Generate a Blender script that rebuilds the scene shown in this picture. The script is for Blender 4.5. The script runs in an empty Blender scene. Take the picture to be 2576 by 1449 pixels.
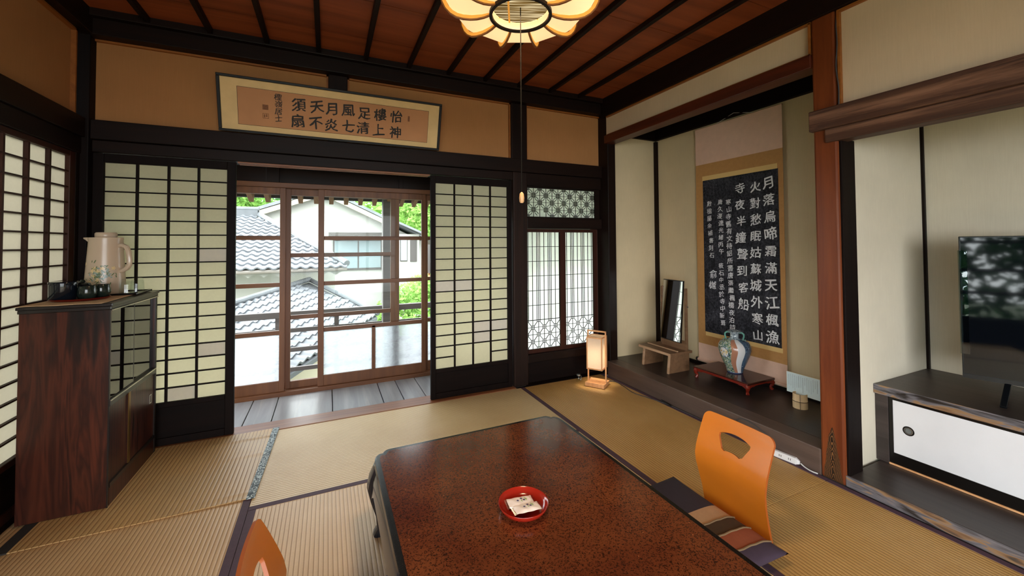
import bpy, bmesh, math, random
from mathutils import Vector, Matrix, Euler
random.seed(7)
SC = bpy.context.scene
COL = SC.collection
PI = math.pi

# ------------------------------------------------------------------ camera
yaw, pitch, roll = 0.431028645, 0.0236176927, -0.00614806261
cam = bpy.data.cameras.new('camera')
camo = bpy.data.objects.new('camera', cam)
COL.objects.link(camo)
fw = Vector((math.sin(yaw)*math.cos(pitch), math.cos(yaw)*math.cos(pitch), math.sin(pitch)))
rt = Vector((math.cos(yaw), -math.sin(yaw), 0)); up = rt.cross(fw)
r2 = rt*math.cos(roll)+up*math.sin(roll); u2 = -rt*math.sin(roll)+up*math.cos(roll)
M = Matrix((r2, u2, -fw)).transposed().to_4x4()
M.translation = Vector((0, 0, 1.26))
camo.matrix_world = M
cam.sensor_fit = 'HORIZONTAL'; cam.sensor_width = 36.0
cam.lens = 1007.5379*36.0/2576.0
cam.shift_x = 0.0
cam.shift_y = -(724.5-590.064)/2576.0
cam.clip_start = 0.02; cam.clip_end = 300
SC.camera = camo

# ------------------------------------------------------------------ world, daylight, exposure
W = bpy.data.worlds.new('overcast_sky'); SC.world = W; W.use_nodes = True
nt = W.node_tree; nt.nodes.clear()
tc = nt.nodes.new('ShaderNodeTexCoord')
dp = nt.nodes.new('ShaderNodeVectorMath'); dp.operation = 'DOT_PRODUCT'; dp.inputs[1].default_value = (-0.93, -0.33, 0.15)
nt.links.new(tc.outputs['Generated'], dp.inputs[0])
mr = nt.nodes.new('ShaderNodeMapRange')
mr.inputs['From Min'].default_value = -0.9; mr.inputs['From Max'].default_value = 0.9
mr.inputs['To Min'].default_value = 2.8; mr.inputs['To Max'].default_value = 7.5
nt.links.new(dp.outputs['Value'], mr.inputs['Value'])
bg = nt.nodes.new('ShaderNodeBackground'); bg.inputs['Color'].default_value = (0.93, 0.97, 1.0, 1)
nt.links.new(mr.outputs[0], bg.inputs['Strength'])
wo = nt.nodes.new('ShaderNodeOutputWorld'); nt.links.new(bg.outputs[0], wo.inputs[0])

def portal(name, loc, rot, sx, sy):
    l = bpy.data.lights.new(name, 'AREA'); l.shape = 'RECTANGLE'; l.size = sx; l.size_y = sy
    l.cycles.is_portal = True
    o = bpy.data.objects.new(name, l); o.location = loc; o.rotation_euler = rot; COL.objects.link(o)
# sampling portals in the three window openings (they emit nothing themselves)
portal('portal_back', (0.6, 4.95, 0.2), (PI/2, 0, PI), 7.0, 3.0)
portal('portal_left', (-2.05, 0.4, 1.0), (PI/2, 0, -PI/2), 7.0, 2.2)
portal('portal_rear', (0.2, -2.75, 1.0), (PI/2, 0, 0), 2.9, 2.0)

VS = SC.view_settings
VS.view_transform = 'Standard'; VS.look = 'None'; VS.gamma = 1.0; VS.use_curve_mapping = False
VS.exposure = 1.12
SC.cycles.max_bounces = 10; SC.cycles.transparent_max_bounces = 24
SC.cycles.diffuse_bounces = 6; SC.cycles.glossy_bounces = 4; SC.cycles.transmission_bounces = 8
SC.cycles.sample_clamp_indirect = 6.0
SC.cycles.caustics_reflective = False; SC.cycles.caustics_refractive = False
SC.cycles.use_denoising = True

# ------------------------------------------------------------------ node helpers
def rgb(h):
    h = h.lstrip('#'); c = [int(h[i:i+2], 16)/255 for i in (0, 2, 4)]
    return tuple((x/12.92 if x <= 0.04045 else ((x+0.055)/1.055)**2.4) for x in c)+(1,)
def newmat(name):
    m = bpy.data.materials.new(name); m.use_nodes = True
    n = m.node_tree; n.nodes.clear()
    out = n.nodes.new('ShaderNodeOutputMaterial')
    return m, n, out
def N(n, t, **k):
    x = n.nodes.new(t)
    for a, b in k.items():
        if a in x.inputs: x.inputs[a].default_value = b
        else: setattr(x, a, b)
    return x
def principled(n, out, col=None, rough=0.5, metal=0.0, spec=0.5):
    b = n.nodes.new('ShaderNodeBsdfPrincipled')
    if col is not None: b.inputs['Base Color'].default_value = col
    b.inputs['Roughness'].default_value = rough; b.inputs['Metallic'].default_value = metal
    b.inputs['Specular IOR Level'].default_value = spec
    n.links.new(b.outputs[0], out.inputs['Surface'])
    return b
def coords(n, scale=(1, 1, 1), rot=(0, 0, 0), loc=(0, 0, 0)):
    t = n.nodes.new('ShaderNodeTexCoord'); mp = n.nodes.new('ShaderNodeMapping')
    mp.inputs['Scale'].default_value = scale; mp.inputs['Rotation'].default_value = rot; mp.inputs['Location'].default_value = loc
    n.links.new(t.outputs['Object'], mp.inputs[0])
    return mp.outputs[0]
def ramp(n, fac, stops):
    r = n.nodes.new('ShaderNodeValToRGB'); e = r.color_ramp.elements
    while len(e) < len(stops): e.new(0.5)
    for i, (p, c) in enumerate(stops): e[i].position = p; e[i].color = c
    n.links.new(fac, r.inputs[0]); return r.outputs[0]
def noise(n, vec, scale=5, detail=4, rough=0.55, dist=0.0):
    x = n.nodes.new('ShaderNodeTexNoise'); x.inputs['Scale'].default_value = scale; x.inputs['Detail'].default_value = detail
    x.inputs['Roughness'].default_value = rough; x.inputs['Distortion'].default_value = dist
    n.links.new(vec, x.inputs['Vector']); return x.outputs['Fac']
def bump(n, h, b, strength=0.2, dist=0.01):
    x = n.nodes.new('ShaderNodeBump'); x.inputs['Strength'].default_value = strength; x.inputs['Distance'].default_value = dist
    n.links.new(h, x.inputs['Height']); n.links.new(x.outputs[0], b.inputs['Normal']); return x
def math_(n, op, a, b=None):
    x = n.nodes.new('ShaderNodeMath'); x.operation = op
    for i, v in enumerate((a, b)):
        if v is None: continue
        if isinstance(v, (int, float)): x.inputs[i].default_value = v
        else: n.links.new(v, x.inputs[i])
    return x.outputs[0]
def mixc(n, fac, a, b, mode='MIX'):
    x = n.nodes.new('ShaderNodeMix'); x.data_type = 'RGBA'; x.blend_type = mode
    for s, v in ((0, fac), (6, a), (7, b)):
        if isinstance(v, (int, float)): x.inputs[s].default_value = v
        elif isinstance(v, tuple): x.inputs[s].default_value = v
        else: n.links.new(v, x.inputs[s])
    return x.outputs[2]

MAT = {}
def plain(name, col, rough=0.5, metal=0.0, spec=0.5, var=0.0, vscale=8):
    m, n, o = newmat(name); c = rgb(col) if isinstance(col, str) else col
    b = principled(n, o, c, rough, metal, spec)
    if var:
        f = noise(n, coords(n), vscale, 5)
        d = tuple(x*(1-var) for x in c[:3])+(1,); l = tuple(min(1, x*(1+var)) for x in c[:3])+(1,)
        n.links.new(ramp(n, f, [(0.3, d), (0.7, l)]), b.inputs['Base Color'])
    MAT[name] = m; return m
def wood(name, dark, light, axis='x', rough=0.5, scale=1.0, spec=0.4, bs=0.15, dist=0.6, wear=None, coat=0):
    m, n, o = newmat(name); b = principled(n, o, None, rough, 0, spec)
    s = {'x': (1.2, 22, 22), 'y': (22, 1.2, 22), 'z': (22, 22, 1.2)}[axis]
    v = coords(n, tuple(a*scale for a in s))
    f = noise(n, v, 1.0, 6, 0.6, dist)
    c = ramp(n, f, [(0.28, rgb(dark)), (0.72, rgb(light))])
    if wear:
        f2 = noise(n, coords(n, tuple(a*0.35*scale for a in s)), 1.3, 8, 0.7, 0.3)
        k = ramp(n, f2, [(wear[1], (0, 0, 0, 1)), (wear[1]+0.16, (1, 1, 1, 1))])
        c = mixc(n, k, c, rgb(wear[0]))
    n.links.new(c, b.inputs['Base Color'])
    if coat: b.inputs['Coat Weight'].default_value = coat; b.inputs['Coat Roughness'].default_value = 0.08
    bump(n, f, b, bs, 0.004)
    MAT[name] = m; return m

DK, DL = '#0e0705', '#1d0f09'
for ax in 'xyz':
    wood('dark_wood_'+ax, DK, DL, ax, 0.5, spec=0.16)
    wood('black_wood_'+ax, '#0c0706', '#170d0a', ax, 0.6, spec=0.1)
    wood('red_brown_wood_'+ax, '#3a160b', '#582411', ax, 0.4)
    wood('sill_brown_wood_'+ax, '#6d4026', '#96603c', ax, 0.45)
    wood('track_brown_wood_'+ax, '#52301c', '#704628', ax, 0.5)
    wood('edging_wood_'+ax, '#7a4518', '#9a5d26', ax, 0.5)
wood('worn_post_wood', '#140a06', '#27150d', 'z', 0.6, spec=0.2, wear=('#6d4024', 0.7))
wood('dark_red_wood', '#230e07', '#38170b', 'z', 0.5, spec=0.25)
wood('nageshi_wood', '#38231a', '#543626', 'y', 0.6, wear=('#86604a', 0.5))
def pillar():
    m, n, o = newmat('pillar_wood'); b = principled(n, o, None, 0.36, 0, 0.4)
    f = noise(n, coords(n, (18, 18, 1.0)), 1.0, 6, 0.6, 0.6)
    c = ramp(n, f, [(0.28, rgb('#54230f')), (0.72, rgb('#80421f'))])
    f2 = noise(n, coords(n, (6, 6, 0.5)), 1.3, 8, 0.7, 0.3)
    c = mixc(n, ramp(n, f2, [(0.6, (0, 0, 0, 1)), (0.76, (1, 1, 1, 1))]), c, rgb('#74463a'))
    t = n.nodes.new('ShaderNodeTexCoord'); s = n.nodes.new('ShaderNodeSeparateXYZ'); n.links.new(t.outputs['Object'], s.inputs[0])
    k = math_(n, 'ADD', s.outputs['Z'], math_(n, 'MULTIPLY', math_(n, 'POWER', math_(n, 'ABSOLUTE', s.outputs['Y']), 1.4), 22.0))
    k = math_(n, 'ADD', k, math_(n, 'MULTIPLY', math_(n, 'SUBTRACT', noise(n, coords(n, (30, 30, 14)), 1.0, 3), 0.5), 0.12))
    grain = ramp(n, math_(n, 'SINE', math_(n, 'MULTIPLY', k, 190.0)), [(0.3, rgb('#221711')), (0.8, rgb('#7a5432'))])
    c = mixc(n, math_(n, 'LESS_THAN', k, 0.29), c, grain)
    n.links.new(c, b.inputs['Base Color']); bump(n, f, b, 0.15, 0.004); MAT['pillar_wood'] = m
pillar()
wood('weathered_wood', '#5b4a42', '#93796a', 'z', 0.8)
wood('toko_sill_wood', '#43352f', '#5d4c43', 'y', 0.45, wear=('#77614f', 0.62))
wood('toko_board_wood', '#2a2220', '#3b302c', 'y', 0.36, 0.7)
wood('step_board_wood', '#2b2422', '#453b38', 'y', 0.4, 0.8)
wood('grey_plank_wood', '#77777a', '#a3a2a3', 'y', 0.34, 0.5, wear=('#b8b2a8', 0.58))
wood('outdoor_grey_wood', '#5c5654', '#787170', 'x', 0.8)
wood('rafter_wood', '#6b4a36', '#8d6a52', 'y', 0.8)
wood('lantern_wood', '#c98f5e', '#e0ac7a', 'z', 0.5, 1.5, bs=0.05)
wood('mirror_wood', '#5e4430', '#7a5b41', 'y', 0.4, 1.4)
wood('mirror_light_wood', '#9a7a5a', '#b8967a', 'y', 0.5, 1.4)
wood('lamp_rib', '#6a3f1a', '#8f5c2c', 'z', 0.5)
wood('bamboo', '#d3b387', '#e3c8a0', 'z', 0.4, 2.0, bs=0.03)
wood('ceiling_wood', '#6a3019', '#a0522d', 'x', 0.5, 0.35, dist=0.9, bs=0.05)

def charred(name):
    m, n, o = newmat(name); b = principled(n, o, None, 0.35, 0, 0.5)
    f = noise(n, coords(n, (6, 3.2, 26)), 1.0, 3, 0.5, 1.8)
    c = ramp(n, f, [(0.36, rgb('#2c2724')), (0.46, rgb('#5d5a5e')), (0.53, rgb('#6f6a6e')), (0.57, rgb('#8f7152')), (0.66, rgb('#73563f')), (0.74, rgb('#453f3a'))])
    n.links.new(c, b.inputs['Base Color']); bump(n, f, b, 0.3, 0.01); MAT[name] = m
charred('charred_edge')

def fabric_wall(name, col, var=0.07):
    m, n, o = newmat(name); c = rgb(col); b = principled(n, o, None, 0.92, 0, 0.15)
    f = noise(n, coords(n), 2.2, 6, 0.6)
    g = noise(n, coords(n, (160, 160, 8)), 1.0, 2)
    d = tuple(x*(1-var) for x in c[:3])+(1,); l = tuple(x*(1+var) for x in c[:3])+(1,)
    cc = ramp(n, f, [(0.3, d), (0.7, l)])
    k = mixc(n, 0.07, cc, ramp(n, g, [(0.3, (0.35, 0.3, 0.25, 1)), (0.7, (1, 1, 1, 1))]), 'MULTIPLY')
    n.links.new(k, b.inputs['Base Color']); bump(n, g, b, 0.08, 0.002); MAT[name] = m
fabric_wall('tan_wall', '#a8774a')
fabric_wall('cream_wall', '#cbb496')
fabric_wall('toko_wall', '#cab896'); fabric_wall('recess_wall', '#cfc6b2')

def ribbed(name, base, dark, axis, pitch=0.0176, var='#b99b6b'):
    m, n, o = newmat(name); b = principled(n, o, None, 0.48, 0, 0.45)
    t = n.nodes.new('ShaderNodeTexCoord'); s = n.nodes.new('ShaderNodeSeparateXYZ')
    n.links.new(t.outputs['Object'], s.inputs[0])
    w = s.outputs['Y'] if axis == 'x' else s.outputs['X']
    ph = math_(n, 'MULTIPLY', w, PI/pitch)
    h = math_(n, 'ABSOLUTE', math_(n, 'SINE', ph))
    h = math_(n, 'POWER', h, 0.5)
    weave = noise(n, coords(n, (40, 900, 1) if axis == 'y' else (900, 40, 1)), 1.0, 2)
    f = noise(n, coords(n), 3.0, 5)
    c0 = ramp(n, f, [(0.32, rgb(base)), (0.72, rgb(var))])
    c0 = mixc(n, 0.25, c0, ramp(n, weave, [(0.3, (0.6, 0.55, 0.45, 1)), (0.7, (1.1, 1.08, 1.0, 1))]), 'MULTIPLY')
    c1 = mixc(n, ramp(n, h, [(0.25, (1, 1, 1, 1)), (0.62, (0, 0, 0, 1))]), c0, rgb(dark))
    n.links.new(c1, b.inputs['Base Color'])
    bump(n, h, b, 0.5, 0.004); MAT[name] = m
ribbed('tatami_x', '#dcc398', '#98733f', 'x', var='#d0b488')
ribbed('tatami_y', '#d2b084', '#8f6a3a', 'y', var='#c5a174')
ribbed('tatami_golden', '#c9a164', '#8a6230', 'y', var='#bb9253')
ribbed('goza_mat', '#c79f68', '#855d2e', 'y', 0.021, '#b99a6c')
plain('heri', '#4a3340', 0.8, var=0.1, vscale=60)
plain('navy_heri', '#2b2724', 0.8)

def brocade():
    m, n, o = newmat('brocade'); b = principled(n, o, None, 0.7)
    v = n.nodes.new('ShaderNodeTexVoronoi'); v.inputs['Scale'].default_value = 42
    n.links.new(coords(n), v.inputs['Vector'])
    s = math_(n, 'SINE', math_(n, 'MULTIPLY', v.outputs['Distance'], 16.0))
    f = noise(n, coords(n), 90, 3)
    k = math_(n, 'ADD', math_(n, 'MULTIPLY', s, 0.35), f)
    n.links.new(ramp(n, k, [(0.4, rgb('#3d4a50')), (0.62, rgb('#9fb0b4')), (0.9, rgb('#c3cbc8'))]), b.inputs['Base Color'])
    MAT['brocade'] = m
brocade()

def paper(name, col, trans=0.6):
    m, n, o = newmat(name); c = rgb(col)
    t = N(n, 'ShaderNodeBsdfTranslucent'); d = N(n, 'ShaderNodeBsdfDiffuse')
    f = noise(n, coords(n), 70, 5)
    cc = ramp(n, f, [(0.3, tuple(x*0.96 for x in c[:3])+(1,)), (0.7, c)])
    n.links.new(cc, t.inputs[0]); n.links.new(cc, d.inputs[0])
    mx = N(n, 'ShaderNodeMixShader'); mx.inputs[0].default_value = trans
    n.links.new(d.outputs[0], mx.inputs[1]); n.links.new(t.outputs[0], mx.inputs[2]); n.links.new(mx.outputs[0], o.inputs[0])
    MAT[name] = m
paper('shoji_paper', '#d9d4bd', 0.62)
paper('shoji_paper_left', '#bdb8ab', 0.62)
paper('patch_paper', '#f0ece6', 0.64)
paper('window_paper', '#fdfff8', 0.86)
paper('lantern_paper', '#ddd4c8', 0.62)

def thin_glass(name, col=(1, 1, 1, 1), ior=1.45, rough=0.0):
    m, n, o = newmat(name)
    t = N(n, 'ShaderNodeBsdfTransparent'); t.inputs[0].default_value = col
    g = N(n, 'ShaderNodeBsdfGlossy'); g.inputs['Roughness'].default_value = rough
    fr = N(n, 'ShaderNodeFresnel'); fr.inputs['IOR'].default_value = ior
    ge = N(n, 'ShaderNodeNewGeometry'); k = math_(n, 'MULTIPLY', fr.outputs[0], math_(n, 'SUBTRACT', 1.0, ge.outputs['Backfacing']))
    mx = N(n, 'ShaderNodeMixShader'); n.links.new(k, mx.inputs[0])
    n.links.new(t.outputs[0], mx.inputs[1]); n.links.new(g.outputs[0], mx.inputs[2]); n.links.new(mx.outputs[0], o.inputs[0])
    MAT[name] = m
thin_glass('clear_glass', (0.98, 1, 0.99, 1), 1.16)
thin_glass('cabinet_glass', (0.5, 0.52, 0.55, 1), 2.8)
thin_glass('tumbler_glass', (0.95, 0.97, 0.96, 1), 1.4)
def frosted():
    m, n, o = newmat('frosted_glass')
    t = N(n, 'ShaderNodeBsdfTransparent'); t.inputs[0].default_value = (0.95, 0.98, 1, 1)
    tr = N(n, 'ShaderNodeBsdfTranslucent'); tr.inputs[0].default_value = (0.52, 0.54, 0.56, 1)
    f = noise(n, coords(n, (14, 14, 22), (0, 0.7, 0)), 1.0, 4, 0.6, 1.5)
    k = ramp(n, f, [(0.3, (0.35, 0.35, 0.35, 1)), (0.7, (0.85, 0.85, 0.85, 1))])
    mx = N(n, 'ShaderNodeMixShader'); n.links.new(k, mx.inputs[0])
    n.links.new(t.outputs[0], mx.inputs[1]); n.links.new(tr.outputs[0], mx.inputs[2]); n.links.new(mx.outputs[0], o.inputs[0])
    MAT['frosted_glass'] = m
frosted()

def emit(name, col, s):
    m, n, o = newmat(name); e = N(n, 'ShaderNodeEmission'); e.inputs[0].default_value = rgb(col); e.inputs[1].default_value = s
    n.links.new(e.outputs[0], o.inputs[0]); MAT[name] = m
def lampshade():
    m, n, o = newmat('lamp_paper')
    d = N(n, 'ShaderNodeBsdfDiffuse'); d.inputs[0].default_value = rgb('#f0dcb4')
    e = N(n, 'ShaderNodeEmission'); e.inputs[0].default_value = rgb('#ffd29a'); e.inputs[1].default_value = 0.42
    a = N(n, 'ShaderNodeAddShader'); n.links.new(d.outputs[0], a.inputs[0]); n.links.new(e.outputs[0], a.inputs[1])
    n.links.new(a.outputs[0], o.inputs[0]); MAT['lamp_paper'] = m
lampshade()
emit('bulb', '#ffe2b0', 4.0)

def table_top():
    m, n, o = newmat('table_lacquer'); b = principled(n, o, None, 0.17, 0, 0.5)
    f = noise(n, coords(n), 80, 2, 0.5, 1.6)
    f2 = noise(n, coords(n, (1, 1, 1), loc=(3, 1, 0)), 4, 4)
    worm = ramp(n, f, [(0.42, (0, 0, 0, 1)), (0.47, (1, 1, 1, 1)), (0.53, (1, 1, 1, 1)), (0.58, (0, 0, 0, 1))])
    big = ramp(n, f2, [(0.35, rgb('#552715')), (0.7, rgb('#703c20'))])
    f3 = noise(n, coords(n), 160, 2)
    worm2 = mixc(n, 1.0, worm, ramp(n, f3, [(0.41, (0, 0, 0, 1)), (0.58, (1, 1, 1, 1))]), 'MULTIPLY')
    c = mixc(n, worm2, big, rgb('#2a130b'))
    v = n.nodes.new('ShaderNodeTexVoronoi'); v.inputs['Scale'].default_value = 26
    n.links.new(coords(n), v.inputs['Vector'])
    c = mixc(n, ramp(n, v.outputs['Distance'], [(0.035, (1, 1, 1, 1)), (0.055, (0, 0, 0, 1))]), c, rgb('#a86c48'))
    n.links.new(c, b.inputs['Base Color']);
    MAT['table_lacquer'] = m
table_top()
def speckle(name, a, c2, sc, lo, hi, rough):
    m, n, o = newmat(name); b = principled(n, o, None, rough, 0, 0.25)
    f = noise(n, coords(n), sc, 2)
    n.links.new(ramp(n, f, [(lo, rgb(a)), (hi, rgb(c2))]), b.inputs['Base Color']); MAT[name] = m
speckle('rim_black', '#100e0d', '#7d7468', 420, 0.66, 0.74, 0.25)
plain('apron_black', '#3b3835', 0.14, 0, 0.7)
plain('leg_navy', '#161a22', 0.25)

def rosewood():
    m, n, o = newmat('rosewood'); b = principled(n, o, None, 0.32, 0, 0.4)
    v = coords(n, (15, 15, 1.1))
    f = noise(n, v, 1.0, 3, 0.5, 2.4)
    w = n.nodes.new('ShaderNodeTexWave'); w.wave_type = 'RINGS'; w.inputs['Scale'].default_value = 0.9; w.inputs['Distortion'].default_value = 5.0; w.inputs['Detail'].default_value = 3
    n.links.new(v, w.inputs['Vector'])
    k = math_(n, 'ADD', math_(n, 'MULTIPLY', f, 0.75), math_(n, 'MULTIPLY', w.outputs['Fac'], 0.32))
    fine = noise(n, coords(n, (90, 90, 2.5)), 1.0, 3)
    c = ramp(n, k, [(0.3, rgb('#100807')), (0.42, rgb('#29130d')), (0.55, rgb('#4f2618')), (0.68, rgb('#321710')), (0.8, rgb('#56291a'))])
    c = mixc(n, 0.35, c, ramp(n, fine, [(0.3, (0.35, 0.3, 0.3, 1)), (0.7, (1, 1, 1, 1))]), 'MULTIPLY')
    n.links.new(c, b.inputs['Base Color']); MAT['rosewood'] = m
rosewood()
plain('black_edge', '#1d1816', 0.3)
plain('brass', '#8a6a38', 0.3, 0.9)
plain('silver', '#c9c6bf', 0.2, 0.9)
plain('black_lacquer', '#0d0d10', 0.15)
plain('tea_black', '#10151c', 0.12)
plain('tea_green', '#1d2620', 0.12, var=0.3, vscale=30)
plain('red_lacquer', '#8e1f12', 0.14, var=0.05)
plain('dark_red_lacquer', '#5c1009', 0.2)
plain('beige_cloth', '#d6b28a', 0.9, var=0.06, vscale=40)
plain('kettle_plastic', '#c2ad95', 0.25)
plain('orange_wood', '#c06c1a', 0.32, var=0.06, vscale=5)
plain('orange_edge', '#9a4a12', 0.45)
plain('navy_cloth', '#2c2530', 0.95, var=0.06, vscale=60)
plain('purple_cloth', '#3b2d3c', 0.95, var=0.06, vscale=60)
plain('beige_patch', '#b08f6c', 0.95, var=0.05, vscale=60)
plain('olive_patch', '#3f2c14', 0.95, var=0.08, vscale=60)
plain('rust_patch', '#8d4a2c', 0.95, var=0.06, vscale=60)
plain('seam_thread', '#776044', 0.95)
plain('blue_cloth', '#3a4a78', 0.95, var=0.06, vscale=60)
plain('black_plastic', '#0b0b0c', 0.35)
plain('white_plastic', '#d9d9da', 0.35)
plain('grey_cord', '#3a3a3c', 0.5)
plain('pale_cord', '#c8c8c6', 0.5)
plain('white_door_paper', '#d9d9dc', 0.7, var=0.02)
plain('black_frame', '#0c0a09', 0.3)
plain('cord_dark', '#1c1a17', 0.9, 0, 0.05)
plain('added_door_tan', '#8a6a48', 0.8, var=0.05)
plain('ink', '#17120e', 0.7)
plain('faded_seal', '#7a5238', 0.9, var=0.3, vscale=120)
plain('picture_frame', '#0b0b0c', 0.5, 0, 0.25)
plain('mount_paper', '#d9ba84', 0.85, var=0.06, vscale=12)
plain('art_paper', '#b7835a', 0.85, var=0.07, vscale=6)
plain('scroll_pink', '#dcb7a2', 0.85, var=0.04, vscale=20)
plain('scroll_ochre', '#b5854e', 0.8, var=0.06, vscale=40)
plain('scroll_gold', '#d9b676', 0.8)
plain('chalk', '#dcdde0', 0.9)
plain('roller_ivory', '#c9b7a0', 0.4)
plain('mirror_glass', '#e6e9ea', 0.02, 1.0)
plain('stand_top', '#35140f', 0.12)
plain('stand_red', '#6e1f12', 0.22)
plain('aqua', '#5f9a8c', 0.3, var=0.25, vscale=60)
plain('tv_bezel', '#0d0f12', 0.25)
plain('tv_screen', (0.002, 0.003, 0.005, 1), 0.04, 0, 0.36)
plain('tv_film', '#9fb4bb', 0.15)
plain('rope_black', '#1c1814', 0.8)
plain('knob_wood', '#d0a070', 0.4)
plain('jar_metal', '#9aa0a0', 0.25, 0.6)
plain('stucco', '#94938e', 0.95, var=0.03, vscale=3)
plain('cream_stucco', '#aaa28d', 0.95)
plain('roof_tile', '#56595d', 0.6, var=0.22, vscale=3)
plain('roof_tile_dark', '#484b4e', 0.65, var=0.25, vscale=3)
plain('window_pane', '#6d787c', 0.15)
plain('window_metal', '#332e2b', 0.5)
plain('gutter', '#6b655e', 0.5)
plain('soil', '#6d7560', 0.95, var=0.3, vscale=1)
plain('bark', '#4b3a2c', 0.9)
def leafmat(name, c, d):
    m, n, o = newmat(name)
    t = N(n, 'ShaderNodeBsdfTranslucent'); df = N(n, 'ShaderNodeBsdfDiffuse')
    f = noise(n, coords(n), 2.5, 4)
    cc = ramp(n, f, [(0.3, rgb(d)), (0.7, rgb(c))])
    n.links.new(cc, t.inputs[0]); n.links.new(cc, df.inputs[0])
    mx = N(n, 'ShaderNodeMixShader'); mx.inputs[0].default_value = 0.45
    n.links.new(df.outputs[0], mx.inputs[1]); n.links.new(t.outputs[0], mx.inputs[2]); n.links.new(mx.outputs[0], o.inputs[0]); MAT[name] = m
leafmat('leaf_green', '#86a95a', '#56803a'); leafmat('leaf_dark', '#4a7042', '#2e5230'); leafmat('leaf_bright', '#98b868', '#6c964a')

def rubbing():
    m, n, o = newmat('rubbing_black'); b = principled(n, o, None, 0.85, 0, 0.2)
    f = noise(n, coords(n), 55, 6, 0.75)
    g = noise(n, coords(n), 7, 4, 0.6)
    k = math_(n, 'ADD', f, math_(n, 'MULTIPLY', g, 0.5))
    n.links.new(ramp(n, k, [(0.66, rgb('#1b1b20')), (0.92, rgb('#43444c')), (1.0, rgb('#8a8b92'))]), b.inputs['Base Color'])
    MAT['rubbing_black'] = m
rubbing()
def bamboo_blind():
    m, n, o = newmat('bamboo_blind')
    v = coords(n, (1, 1, 1), (0, 0, 0.38))
    mp = n.nodes.new('ShaderNodeMapping'); mp.inputs['Scale'].default_value = (5, 190, 1); n.links.new(v, mp.inputs[0])
    f = noise(n, mp.outputs[0], 1.0, 2, 0.5)
    e = N(n, 'ShaderNodeEmission'); n.links.new(ramp(n, f, [(0.42, rgb('#5c4622')), (0.52, rgb('#8a6d3c')), (0.6, rgb('#ffe9b8'))]), e.inputs[0]); e.inputs[1].default_value = 0.5
    n.links.new(e.outputs[0], o.inputs[0]); MAT['bamboo_blind'] = m
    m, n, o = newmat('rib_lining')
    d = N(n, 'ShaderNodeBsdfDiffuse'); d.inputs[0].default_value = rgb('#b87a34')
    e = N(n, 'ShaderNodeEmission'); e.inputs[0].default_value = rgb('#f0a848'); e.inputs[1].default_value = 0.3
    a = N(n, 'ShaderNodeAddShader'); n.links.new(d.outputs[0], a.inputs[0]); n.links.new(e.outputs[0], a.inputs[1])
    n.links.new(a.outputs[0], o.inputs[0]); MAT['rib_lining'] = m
bamboo_blind()

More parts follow.
